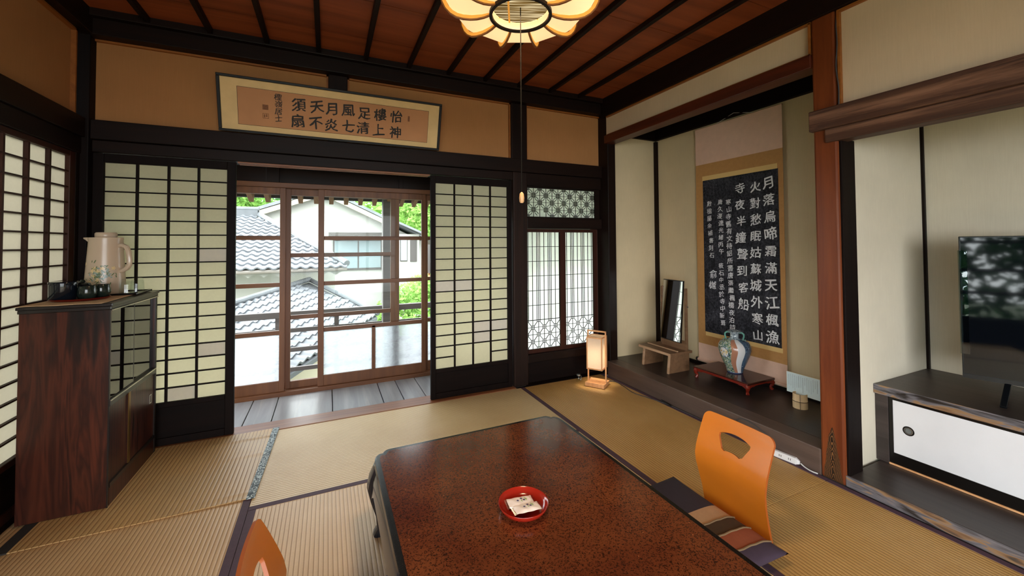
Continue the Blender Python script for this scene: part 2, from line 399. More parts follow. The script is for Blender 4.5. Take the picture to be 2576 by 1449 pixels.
# ------------------------------------------------------------------ mesh helpers
class MB:
    def __init__(s, origin=(0, 0, 0)):
        s.v = []; s.f = []; s.mi = []; s.o = Vector(origin); s.cur = 0
    def add(s, vs, fs):
        b = len(s.v); s.v += [Vector(p) for p in vs]
        for f in fs: s.f.append([b+i for i in f]); s.mi.append(s.cur)
        return s
    def box(s, x0, x1, y0, y1, z0, z1):
        return s.add([(x0,y0,z0),(x1,y0,z0),(x1,y1,z0),(x0,y1,z0),(x0,y0,z1),(x1,y0,z1),(x1,y1,z1),(x0,y1,z1)],
              [(3,2,1,0),(4,5,6,7),(0,1,5,4),(1,2,6,5),(2,3,7,6),(3,0,4,7)])
    def hexa(s, p):
        return s.add(p, [(3,2,1,0),(4,5,6,7),(0,1,5,4),(1,2,6,5),(2,3,7,6),(3,0,4,7)])
    def bar(s, p, q, w, h, up=(0, 0, 1)):
        p = Vector(p); q = Vector(q); d = (q-p).normalized(); u = Vector(up); r = d.cross(u)
        if r.length < 1e-6: r = d.cross(Vector((1, 0, 0)))
        r.normalize(); u = r.cross(d)
        a, b = r*w/2, u*h/2
        return s.hexa([p-a-b, p+a-b, p+a+b, p-a+b, q-a-b, q+a-b, q+a+b, q-a+b])
    def lathe(s, prof, n=32, c=(0, 0, 0), cap=True, sx=1, sy=1):
        vs = []; fs = []; m = len(prof)
        for i in range(n):
            a = 2*PI*i/n
            for r, z in prof: vs.append((c[0]+r*math.cos(a)*sx, c[1]+r*math.sin(a)*sy, c[2]+z))
        for i in range(n):
            j = (i+1) % n
            for k in range(m-1): fs.append((i*m+k, j*m+k, j*m+k+1, i*m+k+1))
        if cap:
            if prof[0][0] > 1e-5: fs.append([i*m for i in range(n)][::-1])
            if prof[-1][0] > 1e-5: fs.append([i*m+m-1 for i in range(n)])
        return s.add(vs, fs)
    def cyl(s, c, r, z0, z1, n=24): return s.lathe([(r, z0), (r, z1)], n, c)
    def tube(s, path, r, n=8, cap=True):
        P = [Vector(p) for p in path]; vs = []; fs = []
        prev = None
        for i, p in enumerate(P):
            d = (P[min(i+1, len(P)-1)]-P[max(i-1, 0)]).normalized()
            if prev is None:
                a = Vector((0, 0, 1)) if abs(d.z) < 0.9 else Vector((1, 0, 0)); u = d.cross(a).normalized()
            else:
                u = (prev-d*prev.dot(d)).normalized()
            prev = u; w = d.cross(u)
            rr = r[i] if isinstance(r, (list, tuple)) else r
            for k in range(n):
                t = 2*PI*k/n; vs.append(p+u*math.cos(t)*rr+w*math.sin(t)*rr)
        for i in range(len(P)-1):
            for k in range(n):
                l = (k+1) % n; fs.append((i*n+k, i*n+l, (i+1)*n+l, (i+1)*n+k))
        if cap: fs.append(list(range(n))[::-1]); fs.append([(len(P)-1)*n+k for k in range(n)])
        return s.add(vs, fs)
    def prism(s, poly, h0, h1, fmap=None):
        n = len(poly); f = fmap or (lambda a, b, h: (a, b, h))
        vs = [f(a, b, h0) for a, b in poly]+[f(a, b, h1) for a, b in poly]
        fs = [list(range(n))[::-1], [n+i for i in range(n)]]+[(i, (i+1) % n, n+(i+1) % n, n+i) for i in range(n)]
        return s.add(vs, fs)
    def build(s, name, mat, parent=None, smooth=False, bevel=0, angle=35, seg=2):
        me = bpy.data.meshes.new(name)
        me.from_pydata([tuple(v-s.o) for v in s.v], [], s.f)
        mats = mat if isinstance(mat, (list, tuple)) else [mat]
        for x in mats: me.materials.append(MAT[x])
        if len(mats) > 1: me.polygons.foreach_set('material_index', s.mi)
        bm = bmesh.new(); bm.from_mesh(me); bmesh.ops.recalc_face_normals(bm, faces=bm.faces); bm.to_mesh(me); bm.free()
        if smooth:
            me.polygons.foreach_set('use_smooth', [True]*len(me.polygons)); me.set_sharp_from_angle(angle=math.radians(angle))
        o = bpy.data.objects.new(name, me); COL.objects.link(o)
        if parent is not None: o.parent = parent
        elif s.o.length > 0: o.location = s.o
        if bevel:
            b = o.modifiers.new('bevel', 'BEVEL'); b.width = bevel; b.segments = seg; b.limit_method = 'ANGLE'
        return o
def tag(o, label=None, cat=None, group=None, kind=None):
    if label: o['label'] = label
    if cat: o['category'] = cat
    if group: o['group'] = group
    if kind: o['kind'] = kind
    return o
def thing(name, label, cat, loc=(0, 0, 0), rotz=0, group=None, kind=None):
    o = bpy.data.objects.new(name, None); COL.objects.link(o); o.empty_display_size = 0.05
    o.location = loc; o.rotation_euler = (0, 0, rotz)
    return tag(o, label, cat, group, kind)
TR = [0]
def trim(mb, mat, label, bevel=0.004, cat='beam'):
    TR[0] += 1
    o = mb.build('trim_%d' % TR[0], mat, None, bevel=bevel)
    return tag(o, label, cat, None, 'structure')
def tbox(x0, x1, y0, y1, z0, z1, mat, label, bevel=0.004, cat='beam'):
    return trim(MB(((x0+x1)/2, (y0+y1)/2, z0)).box(x0, x1, y0, y1, z0, z1), mat, label, bevel, cat)

# ================================================================== THE ROOM
YB, XR, XL = 3.226, 2.4255, -1.32
# ---- floor slab and tatami
tag(MB((0.5, 0.2, -0.1)).box(-1.6, 3.5, -2.8, 3.226, -0.12, -0.032).build('floor', 'black_wood_x'), 'dark boarded sub floor under the tatami mats', 'floor', None, 'structure')
def tatami(x0, x1, y0, y1, axis, label, heri):
    c = ((x0+x1)/2, (y0+y1)/2, -0.03)
    t = thing('tatami_mat', label, 'tatami mat', c)
    MB(c).box(x0+0.001, x1-0.001, y0+0.001, y1-0.001, -0.03, 0.0).build('woven_surface', 'tatami_'+axis, t, bevel=0.002)
    for h in heri:
        a = dict(x0=(x0+0.001, x0+0.034, y0, y1), x1=(x1-0.034, x1-0.001, y0, y1), y0=(x0, x1, y0+0.001, y0+0.034), y1=(x0, x1, y1-0.034, y1-0.001))[h]
        MB(c).box(a[0], a[1], a[2]+0.001, a[3]-0.001, -0.005, 0.0018).build('border_cloth', 'heri', t, bevel=0.001)
tatami(-0.34, 1.54, 2.28, 3.185, 'x', 'pale tatami mat lying along the opening to the veranda', ['y0'])
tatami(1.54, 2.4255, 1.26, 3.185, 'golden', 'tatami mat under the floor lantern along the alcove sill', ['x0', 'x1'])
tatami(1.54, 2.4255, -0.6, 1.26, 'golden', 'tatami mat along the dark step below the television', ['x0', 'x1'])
tatami(-1.3, -0.34, 1.36, 3.185, 'y', 'tatami mat under the rush mat and cabinet', ['x1'])
tatami(-1.3, -0.34, -0.46, 1.36, 'y', 'tatami mat next to the left shoji, out past the rush mat', ['x1'])
tatami(-0.34, 0.60, 0.46, 2.28, 'y', 'tatami mat between the rush mat and the low table', ['x0', 'x1'])
tatami(0.60, 1.54, 0.46, 2.28, 'y', 'tatami mat under the low lacquered table', ['x0'])
tatami(-0.34, 1.54, -0.46, 0.46, 'x', 'tatami mat behind the near end of the table', ['y1'])
tatami(-1.3, 2.4255, -2.6, -0.6, 'x', 'tatami mat at the far rear of the room', [])

# ---- back wall
wb = thing('wall_back', 'tan papered back wall with dark timber framing', 'wall', (0, YB+0.05, 0), kind='structure')
O = (0, YB+0.05, 0)
for (a, b) in ((-1.303, -0.002), (0.129, 1.479), (1.634, 2.48)):
    MB(O).box(a, b, 3.255, 3.33, 2.0, 2.53).build('plaster_panel', 'tan_wall', wb)
    e = MB(O); w = 0.012
    e.box(a, b, 3.235, 3.258, 2.508, 2.52); e.box(a, a+w, 3.235, 3.258, 2.02, 2.52); e.box(b-w, b, 3.235, 3.258, 2.02, 2.52)
    e.build('panel_edging', 'edging_wood_x', wb)
MB(O).box(-1.6, 3.4, 3.33, 3.36, 1.83, 2.75).build('backing_board', 'black_wood_x', wb)
MB(O).box(1.63, 2.52, 3.262, 3.30, 0, 0.19).build('dado_board', 'black_wood_x', wb)
tbox(-1.36, 2.5, 3.205, 3.345, 1.905, 2.022, 'dark_wood_x', 'dark horizontal tie beam across the back wall under the calligraphy')
tbox(-1.30, 1.50, 3.228, 3.345, 1.832, 1.903, 'dark_wood_x', 'grooved dark head track above the back sliding screens')
tr = MB((0.1, 3.3, 1.82)); 
for y in (3.245, 3.281, 3.317): tr.box(-0.56, 0.755, y-0.006, y+0.006, 1.822, 1.832)
trim(tr, 'sill_brown_wood_x', 'groove runners over the open doorway, tinted pale as if daylit', 0.001, 'track')  # paler wood colour stands for daylight caught on the track underside
tbox(1.63, 2.5, 3.226, 3.345, 1.79, 1.903, 'dark_wood_x', 'dark head rail above the lattice transom')
tbox(1.63, 2.5, 3.215, 3.345, 1.40, 1.50, 'dark_wood_x', 'dark rail between the lattice transom and the small screens')
tbox(1.634, 2.53, 3.222, 3.345, 0.19, 0.262, 'dark_wood_x', 'dark sill below the small lattice screens')
tbox(-1.36, 2.5, 3.16, 3.345, 2.52, 2.70, 'dark_wood_x', 'heavy dark wall plate along the back ceiling edge')
tbox(-1.36, 2.45, 3.12, 3.165, 2.615, 2.70, 'dark_wood_x', 'dark ceiling cornice on the back wall')
tbox(-0.002, 0.129, 3.215, 3.34, 2.022, 2.52, 'dark_wood_z', 'short dark strut between beams behind the framed calligraphy', cat='post')
tbox(1.494, 1.634, 3.215, 3.36, 0.0, 1.905, 'worn_post_wood', 'worn dark post between the right shoji and the lattice window', 0.008, 'post')
tbox(1.479, 1.634, 3.213, 3.36, 2.02, 2.52, 'dark_wood_z', 'dark post above the beam right of the calligraphy', 0.006, 'post')
tbox(-1.375, -1.289, 3.185, 3.36, 0, 2.55, 'black_wood_z', 'black corner post behind the thermal jug', 0.006, 'post')
tbox(2.452, 2.545, 3.11, 3.40, 0, 2.55, 'dark_wood_z', 'dark post in the corner behind the floor lantern', 0.006, 'post')
tbox(-1.3, 1.5, 3.186, 3.35, -0.06, 0.004, 'sill_brown_wood_x', 'brown grooved threshold of the veranda doorway', 0.003, 'threshold')
tbox(1.63, 2.45, 3.186, 3.262, -0.06, 0.004, 'dark_wood_x', 'dark floor sill under the lattice window', 0.003, 'threshold')
tbox(2.43, 2.452, 3.285, 3.36, 0.26, 1.40, 'weathered_wood', 'narrow strip of bleached post beside the small screens', 0.006, 'post')
tbox(2.40, 2.50, 3.30, 3.345, 0.26, 1.40, 'weathered_wood', 'bleached rough post seen right of the small screens', 0.006, 'post')

# ---- shoji builder: local x = width, y = depth away from the room, z up
def shoji(num, label, loc, rotz, Wd, z0, z1, cols, rows, stile, top, kick, lat, paper_mat, skip=(), patches=(), th=0.032, wv=0.012, wh=0.008, ld=0.014):
    t = thing('door_%d' % num, label, 'sliding screen', loc, rotz, kind='structure')
    H1 = z1+top
    f = MB(); f.box(0, stile, 0, th, 0.004, H1); f.box(Wd-stile, Wd, 0, th, 0.004, H1); f.box(stile, Wd-stile, 0, th, z1, H1)
    f.box(stile, Wd-stile, 0, th, z0-0.03, z0); f.box(stile, Wd-stile, 0, th, 0.004, 0.05)
    f.build('frame', lat, t, bevel=0.003)
    MB().box(stile, Wd-stile, 0.012, 0.024, 0.05, z0-0.03).build('kick_board', kick, t)
    m = MB(); w = (Wd-2*stile)/cols; h = (z1-z0)/rows
    for c in range(1, cols):
        x = stile+c*w; 
        m.box(x-wv/2, x+wv/2, 0.004, 0.004+ld+0.004, z0, z1)
    for r in range(1, rows):
        for c in range(cols):
            if (c, r) in skip: continue
            z = z0+r*h; m.box(stile+c*w, stile+(c+1)*w, 0.006, 0.006+ld, z-wh/2, z+wh/2)
    m.build('lattice', lat, t)
    MB().box(stile-0.005, Wd-stile+0.005, 0.0225, 0.0232, z0-0.005, z1+0.005).build('paper', paper_mat, t)
    for (c, r) in patches:
        MB().box(stile+c*w+0.004, stile+(c+1)*w-0.004, 0.0215, 0.0221, z0+r*h+0.003, z0+(r+1)*h-0.003).build('paper_patch', 'patch_paper', t)
    return t
shoji(1, 'closed shoji screen left of the doorway behind the thermal jug', (-1.29, 3.236, 0), 0, 0.722, 0.270, 1.773, 4, 17, 0.05, 0.055, 'black_wood_x', 'black_wood_z', 'shoji_paper', patches=[(3, 10), (2, 0), (3, 3)])
shoji(2, 'shoji screen right of the doorway with a few repaired white panes', (0.762, 3.236, 0), 0, 0.724, 0.242, 1.766, 4, 17, 0.04, 0.062, 'black_wood_x', 'black_wood_z', 'shoji_paper', skip=[(1, 1), (2, 1)], patches=[(0, 7), (1, 7), (2, 2), (3, 3), (2, 3)])
# left wall shoji
pz = dict(z0=0.275, z1=1.775)
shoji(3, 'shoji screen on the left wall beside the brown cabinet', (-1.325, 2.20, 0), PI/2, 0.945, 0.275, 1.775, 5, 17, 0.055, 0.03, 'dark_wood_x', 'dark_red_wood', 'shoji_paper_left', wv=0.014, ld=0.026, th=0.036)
tag(MB((-1.34, 1.25, 0)).box(-1.36, -1.325, 0.29, 2.197, 0.006, 1.806).build('door_4', 'added_door_tan'), 'unseen plain tan doors added on the left wall to cut fill light', 'sliding door', None, 'structure')  # solid panel added out of view, instead of more shoji, to reduce side light

# ---- left wall
wl = thing('wall_left', 'tan papered left wall above the shoji', 'wall', (-1.36, 1, 0), kind='structure')
O = (-1.36, 1, 0)
MB(O).box(-1.40, -1.345, -2.6, 3.17, 2.0, 2.53).build('plaster_panel', 'tan_wall', wl)
e = MB(O); e.box(-1.346, -1.322, -2.6, 3.13, 2.508, 2.52); e.box(-1.346, -1.322, 3.118, 3.13, 2.02, 2.52); e.build('panel_edging', 'edging_wood_y', wl)
tbox(-1.40, -1.305, -2.6, 3.19, 1.905, 2.022, 'dark_wood_y', 'dark horizontal tie beam on the left wall')
tbox(-1.40, -1.32, -2.6, 3.19, 1.808, 1.905, 'dark_wood_y', 'dark head track above the left wall shoji')
tbox(-1.40, -1.27, -2.6, 3.16, 2.52, 2.70, 'dark_wood_y', 'heavy dark wall plate along the left ceiling edge')
tbox(-1.40, -1.30, -2.6, 3.19, -0.06, 0.004, 'dark_wood_y', 'dark threshold below the left wall shoji', cat='threshold')
tbox(-1.40, -1.325, 3.147, 3.186, 0, 1.81, 'dark_wood_z', 'dark jamb where the left shoji meets the back corner', cat='post')
tbox(-1.42, -1.30, 1.13, 1.25, 0, 2.55, 'dark_wood_z', 'dark post on the left wall near the window', cat='post')
# left window further forward (what the television mirrors)
wn = thing('window_1', 'wide left wall window with dark bars onto the garden', 'window', (-1.36, -0.7, 0), kind='structure')
O = (-1.36, -0.7, 0); f = MB(O)
for y in (-2.55, -1.6, -0.68, 0.25): f.box(-1.385, -1.335, y-0.03, y+0.03, 0.30, 1.81)
for z in (0.30, 0.62, 0.9, 1.25): f.box(-1.375, -1.345, -2.55, 0.27, z-0.02, z+0.02)
f.build('frame', 'dark_wood_y', wn)
MB(O).box(-1.362, -1.358, -2.55, 0.27, 0.3, 1.81).build('pane', 'clear_glass', wn)
MB(O).box(-1.40, -1.34, -2.6, 0.29, 0, 0.30).build('dado_board', 'dark_wood_y', wn)
# unseen rear wall; its wide window opening is added to bring in daylight
wr = thing('wall_rear', 'unseen tan rear wall with a wide opening added for daylight', 'wall', (0.5, -2.65, 0), kind='structure')
O = (0.5, -2.65, 0); m = MB(O)
m.box(-1.45, 3.5, -2.7, -2.6, 2.0, 2.75); m.box(-1.45, -1.2, -2.7, -2.6, 0, 2.0); m.box(1.6, 3.5, -2.7, -2.6, 0, 2.0)
m.build('plaster_panel', 'tan_wall', wr)
f = MB(O)
for x in (-1.2, -0.5, 0.2, 0.9, 1.6): f.box(x-0.03, x+0.03, -2.68, -2.63, 0, 2.0)
f.box(-1.2, 1.6, -2.68, -2.63, 0.0, 0.06); f.box(-1.2, 1.6, -2.68, -2.63, 0.95, 0.99); f.build('window_frame', 'dark_wood_x', wr)

# ---- ceiling
cl = thing('ceiling', 'reddish board ceiling with dark thin battens', 'ceiling', (0.5, 0.3, 2.66), kind='structure')
O = (0.5, 0.3, 2.66)
b = MB(O)
y = 3.3
while y > -2.6:
    b.box(-1.42, 2.50, y-0.445, y, 2.66, 2.672+0.004); y -= 0.45
    
b.box(-1.42, 2.5, -2.7, 3.36, 2.678, 2.72)
b.build('ceiling_board', 'ceiling_wood', cl)
for k in range(11):
    x = -1.008+0.3145*k
    MB(O).box(x-0.015, x+0.015, -2.6, 3.17, 2.625, 2.66).build('batten', 'dark_wood_y', cl, bevel=0.004)

# ---- right wall: decorative alcove with the scroll
wt = thing('wall_right', 'cream papered wall panels on the right side', 'wall', (2.5, 1, 0), kind='structure')
O = (2.5, 1, 0)
MB(O).box(2.448, 2.50, 1.30, 3.12, 2.28, 2.50).build('plaster_panel', 'cream_wall', wt)
e = MB(O); e.box(2.428, 2.45, 1.30, 3.10, 2.472, 2.484); e.box(2.428, 2.45, 1.30, 3.10, 2.296, 2.306); e.box(2.428, 2.45, 1.302, 1.314, 2.30, 2.48); e.build('panel_edging', 'edging_wood_y', wt)
MB(O).box(2.448, 2.50, -2.6, 1.19, 1.96, 2.50).build('plaster_panel', 'cream_wall', wt)
e = MB(O); e.box(2.428, 2.45, -2.6, 1.175, 2.468, 2.48); e.box(2.428, 2.45, 1.163, 1.175, 1.97, 2.47); e.box(2.428, 2.45, -2.6, 1.175, 1.968, 1.978); e.build('panel_edging', 'edging_wood_y', wt)
tbox(2.415, 2.53, 1.298, 3.115, 2.222, 2.298, 'red_brown_wood_y', 'reddish lintel across the top of the scroll alcove')
tbox(2.41, 2.50, -2.6, 3.16, 2.482, 2.70, 'dark_wood_y', 'heavy dark wall plate along the right ceiling edge')
p = tbox(2.4255, 2.545, 1.183, 1.298, 0, 2.49, 'pillar_wood', 'polished reddish alcove pillar beside the television recess', 0.012, 'pillar')
tbox(2.436, 2.56, 1.170, 1.1825, 0.0, 1.80, 'black_wood_z', 'black jamb on the near side of the reddish pillar', 0.003, 'post')
tbox(2.395, 2.43, -2.6, 1.304, 1.861, 1.973, 'nageshi_wood', 'worn brown beam face above the television recess', 0.006)
tbox(2.408, 2.50, -2.6, 1.234, 1.79, 1.861, 'nageshi_wood', 'lower worn brown rail above the television recess', 0.006)
tbox(2.4255, 2.56, 1.298, 3.115, 0.0, 0.142, 'toko_sill_wood', 'brown front sill of the scroll alcove', 0.006, 'sill')
tbox(2.56, 3.16, 1.298, 3.20, 0.09, 0.140, 'toko_board_wood', 'dark polished floor board of the scroll alcove', 0.002, 'alcove floor')
tbox(3.115, 3.14, 1.31, 3.18, 0.14, 0.165, 'black_wood_y', 'dark skirting at the back of the scroll alcove', 0.002, 'skirting')
def wbox(name, label, x0, x1, y0, y1, z0, z1, mat='toko_wall'):
    o = ((x0+x1)/2, (y0+y1)/2, z0); return tag(MB(o).box(x0, x1, y0, y1, z0, z1).build(name, mat), label, 'wall', None, 'structure')
wbox('wall_alcove_back', 'pale plaster wall behind the hanging scroll', 3.14, 3.20, 1.295, 3.25, 0.14, 2.33)
wbox('wall_alcove_side', 'pale plaster side wall of the scroll alcove by the lantern', 2.52, 3.14, 3.184, 3.26, 0.14, 2.33)
wbox('wall_divider', 'pale plaster wall between the scroll alcove and the television recess', 2.52, 3.46, 1.205, 1.293, 0.0, 2.60, 'recess_wall')
tbox(2.52, 3.20, 1.295, 3.26, 2.565, 2.60, 'black_wood_y', 'dark ceiling of the scroll alcove', 0.002, 'ceiling')
tbox(3.10, 3.20, 1.295, 3.26, 2.331, 2.56, 'black_wood_y', 'dark rail over the scroll at the alcove back', 0.002, 'rail')
tbox(2.55, 3.10, 3.15, 3.26, 2.331, 2.56, 'black_wood_x', 'dark rail on the alcove side wall by the lantern', 0.002, 'rail')
tbox(3.108, 3.145, 3.152, 3.19, 0.14, 2.32, 'dark_wood_z', 'slim dark post in the inner corner of the scroll alcove', 0.003, 'post')
# ---- television recess
wbox('wall_recess_back', 'pale plaster wall behind the television', 3.40, 3.46, -1.3, 1.205, 0, 2.6, 'recess_wall')
wbox('wall_recess_side', 'pale plaster side wall at the far end of the television recess', 2.52, 3.40, -1.36, -1.25, 0, 2.6, 'recess_wall')
tbox(2.51, 3.40, -1.25, 1.204, 2.45, 2.5, 'black_wood_y', 'dark ceiling of the television recess', 0.002, 'ceiling')
tbox(3.385, 3.402, 1.19, 1.206, 0.47, 2.4, 'dark_wood_z', 'thin dark strip in the corner behind the television', 0.002, 'post')
tbox(2.44, 3.40, -1.25, 1.188, -0.03, 0.057, 'step_board_wood', 'dark low step board below the television cupboard', 0.004, 'step')
ch = MB((2.43, 0, 0)).box(2.4265, 2.441, -1.25, 1.186, 0.004, 0.058)
trim(ch, 'charred_edge', 'charred grain edge of the low step', 0.004, 'step')
tbox(2.43, 2.52, -2.6, -1.25, 0, 1.79, 'cream_wall', 'cream wall end beyond the television recess', 0.002, 'wall')

# ---- lattice window: two small screens and a transom
def hash_lattice(m, x0, z0, px, pz, kc, rc, y, d, w, hs, offs, double, node, clip, diag=True, skip=()):
    X0, X1, Z0, Z1 = clip
    def seg(ax, az, bx, bz, ww):
        # clip to rectangle (Liang-Barsky)
        dx, dz = bx-ax, bz-az; t0, t1 = 0.0, 1.0
        for p, q in ((-dx, ax-X0), (dx, X1-ax), (-dz, az-Z0), (dz, Z1-az)):
            if abs(p) < 1e-9:
                if q < 0: return
                continue
            r = q/p
            if p < 0: t0 = max(t0, r)
            else: t1 = min(t1, r)
        if t1-t0 < 1e-4: return
        m.bar((ax+dx*t0, y, az+dz*t0), (ax+dx*t1, y, az+dz*t1), ww, d, (0, 1, 0))
    for k in range(-1, kc+2):
        seg(x0+k*px, Z0, x0+k*px, Z1, w)
    for r in range(-1, rc+2):
        seg(X0, z0+r*pz, X1, z0+r*pz, w*0.8)
    for k in range(-1, kc+2):
        for r in range(-1, rc+2):
            if not node(k, r) or (k, r) in skip: continue
            cx, cz = x0+k*px, z0+r*pz
            for o in offs:
                seg(cx+o, cz-hs, cx+o, cz+hs, w); seg(cx-hs, cz+o, cx+hs, cz+o, w)
            if diag:
                for sz in (1, -1):
                    a = Vector((cx+hs, cz+sz*hs)); b = Vector((cx+px-hs, cz+sz*(pz-hs)))
                    nn = (b-a).normalized(); nn = Vector((-nn.y, nn.x))
                    for o in double:
                        seg(a.x+nn.x*o, a.y+nn.y*o, b.x+nn.x*o, b.y+nn.y*o, w)
def small_screen(num, label, xa, xb, left, right, cat, k0x, omit):
    t = thing('window_%d' % num, label, 'lattice window', (xa, 3.262, 0), kind='structure')
    O = (xa, 3.262, 0); y0 = 3.262
    za, zb = 0.296, 1.368
    f = MB(O); f.box(xa, xa+left, y0, y0+0.026, 0.262, 1.398); f.box(xb-right, xb, y0, y0+0.026, 0.262, 1.398)
    f.box(xa+left, xb-right, y0, y0+0.026, zb, 1.398); f.box(xa+left, xb-right, y0, y0+0.026, 0.262, za); f.build('frame', 'dark_red_wood', t)
    X0, X1 = xa+left, xb-right
    m = MB(O); px = 0.0605; pz = 0.0655; yy = y0+0.012; d = 0.004
    zs = za+4*pz+0.002
    for k in range(0, 9):
        x = k0x+k*px
        for o in ((-0.0165, 0, 0.0165) if k % 2 == 0 else (0,)):
            if X0 < x+o < X1: m.box(x+o-0.0025, x+o+0.0025, yy-d/2, yy+d/2, zs, zb)
    for r in range(1, 6):
        z = zs+r*(zb-zs)/6; m.box(X0, X1, yy-0.002, yy+0.002, z-0.0022, z+0.0022)
    m.box(X0, X1, yy-0.002, yy+0.002, zs-0.0022, zs+0.0022)
    hash_lattice(m, k0x, za, px, pz, 8, 4, yy, 0.004, 0.0048, 0.0155, (-0.0155, 0.0155), (0,), lambda k, r: (k+r) % 2 == 0, (X0, X1, za, zs), True, omit)
    m.build('lattice', 'black_wood_z', t)
    MB(O).box(X0-0.004, X1+0.004, y0+0.018, y0+0.0186, za-0.004, zb+0.004).build('paper', 'window_paper', t)
small_screen(2, 'left of the two small lattice screens behind the floor lantern', 1.634, 2.03, 0.016, 0.030, 1, 1.650, {(2, 3)})
small_screen(3, 'right of the two small lattice screens behind the floor lantern', 2.030, 2.43, 0.032, 0.045, 1, 2.082-0.0605, {(5, 2)})
t = thing('window_4', 'wide transom of octagonal lattice above the small screens', 'lattice window', (1.64, 3.25, 1.5), kind='structure')
O = (1.64, 3.25, 1.5); X0, X1, za, zb = 1.649, 2.401, 1.51, 1.776
f = MB(O); f.box(1.634, X0, 3.25, 3.28, 1.50, 1.79); f.box(X1, 2.46, 3.25, 3.28, 1.50, 1.79); f.box(X0, X1, 3.25, 3.28, 1.50, za); f.box(X0, X1, 3.25, 3.28, zb, 1.79); f.build('frame', 'dark_wood_x', t)
m = MB(O)
hash_lattice(m, 1.655, za, 0.0655, (zb-za)/4, 12, 4, 3.263, 0.004, 0.0042, 0.021, (-0.021, -0.0105, 0.0105, 0.021), (-0.0105, 0.0105), lambda k, r: (k+r) % 2 == 0, (X0, X1, za, zb), True, {(2, 0)})
m.build('lattice', 'black_wood_z', t)
MB(O).box(X0-0.004, X1+0.004, 3.2672, 3.2678, za-0.004, zb+0.004).build('paper', 'window_paper', t)

# ================================================================== VERANDA CORRIDOR AND GLASS DOORS
fl = thing('floor.001', 'grey weathered plank floor of the veranda corridor', 'floor', (0, 3.6, -0.02), kind='structure')
O = (0, 3.6, -0.02)
xs = [-3.0, -2.6, -2.2, -1.85, -1.5, -1.15, -0.83, -0.55, -0.37, 0.04, 0.42, 0.58, 0.76, 1.1, 1.5, 1.9, 2.3, 2.7, 3.2]
for a, b_ in zip(xs, xs[1:]):
    MB(O).box(a+0.003, b_-0.003, 3.35, 3.93, -0.06, -0.02).build('plank', 'grey_plank_wood', fl, bevel=0.003)
MB(O).box(-3, 3.2, 3.35, 3.93, -0.10, -0.062).build('joist_board', 'black_wood_x', fl)
tbox(-3, 3.2, 3.93, 4.07, -0.10, 0.014, 'track_brown_wood_x', 'brown bottom track of the glass doors', 0.004, 'threshold')
tbox(-3, 3.2, 3.94, 4.06, 1.758, 1.80, 'track_brown_wood_x', 'brown head track of the glass doors', 0.003, 'track')
tbox(-3, 3.2, 3.96, 4.06, 1.80, 2.5, 'dark_wood_x', 'dark boarding above the glass doors', 0.003, 'boarding')
tbox(-0.48, -0.38, 3.945, 3.965, 1.80, 2.4, 'dark_wood_z', 'dark batten on the boarding above the glass doors', 0.003, 'batten')
tbox(0.62, 0.66, 3.945, 3.965, 1.80, 2.4, 'dark_wood_z', 'second dark batten on the boarding, right of the first', 0.003, 'batten')
tbox(-3, 3.3, 3.34, 4.06, 2.35, 2.42, 'dark_wood_x', 'dark plank ceiling of the veranda corridor', 0.003, 'ceiling')
tbox(-3.05, -2.98, 3.3, 4.06, -0.1, 2.42, 'tan_wall', 'end wall of the veranda corridor beyond the left shoji', 0.003, 'wall')
tbox(3.2, 3.27, 3.3, 4.06, -0.1, 2.42, 'tan_wall', 'end wall of the veranda corridor beyond the lattice window', 0.003, 'wall')
def glass_door(num, label, x0, x1, y, sl, sr, rails, bot, muntin=None, frost=None):
    t = thing('door_%d' % num, label, 'glass door', (x0, y, 0.014), kind='structure')
    O = (x0, y, 0.014); th = 0.030; a, b_ = x0+sl, x1-sr
    f = MB(O); f.box(x0, a, y-th/2, y+th/2, 0.014, 1.757); f.box(b_, x1, y-th/2, y+th/2, 0.014, 1.757)
    f.box(a, b_, y-th/2, y+th/2, 1.70, 1.757); f.box(a, b_, y-th/2, y+th/2, 0.014, bot)
    f.build('frame', 'track_brown_wood_z', t, bevel=0.002)
    r = MB(O)
    for z in rails: r.box(a, b_, y-0.011, y+0.011, z-0.018, z+0.018)
    if muntin: r.box(muntin-0.016, muntin+0.016, y-0.011, y+0.011, bot, rails[-1])
    r.build('glazing_bars', 'track_brown_wood_x', t, bevel=0.002)
    zt = [1.70]+list(rails)+[bot]
    for i in range(len(zt)-1):
        last = frost and i == len(zt)-2
        MB(O).box(a, b_, y-0.0015, y+0.0015, zt[i+1]+0.001, zt[i]-0.001).build('pane', 'frosted_glass' if last else 'clear_glass', t)
glass_door(5, 'glass door behind the edge of the left shoji', -1.20, -0.333, 3.975, 0.045, 0.042, (1.325, 0.922, 0.512), 0.102, None, True)
glass_door(6, 'glass door behind the others, all clear panes', -0.337, 0.632, 4.022, 0.042, 0.08, (1.172, 0.628), 0.075)
glass_door(7, 'middle glass door with a frosted lower pane', -0.078, 0.880, 3.975, 0.048, 0.039, (1.323, 0.918, 0.507), 0.104, 0.393, True)
glass_door(8, 'glass door partly behind the right shoji', 0.866, 1.78, 4.022, 0.045, 0.045, (1.323, 0.918, 0.507), 0.104, None, True)
glass_door(9, 'glass door behind the right shoji and lattice window', 1.76, 2.66, 3.975, 0.045, 0.045, (1.323, 0.918, 0.507), 0.104, None, True)
glass_door(10, 'glass door behind the left shoji', -2.1, -1.18, 4.022, 0.045, 0.045, (1.323, 0.918, 0.507), 0.104, None, True)

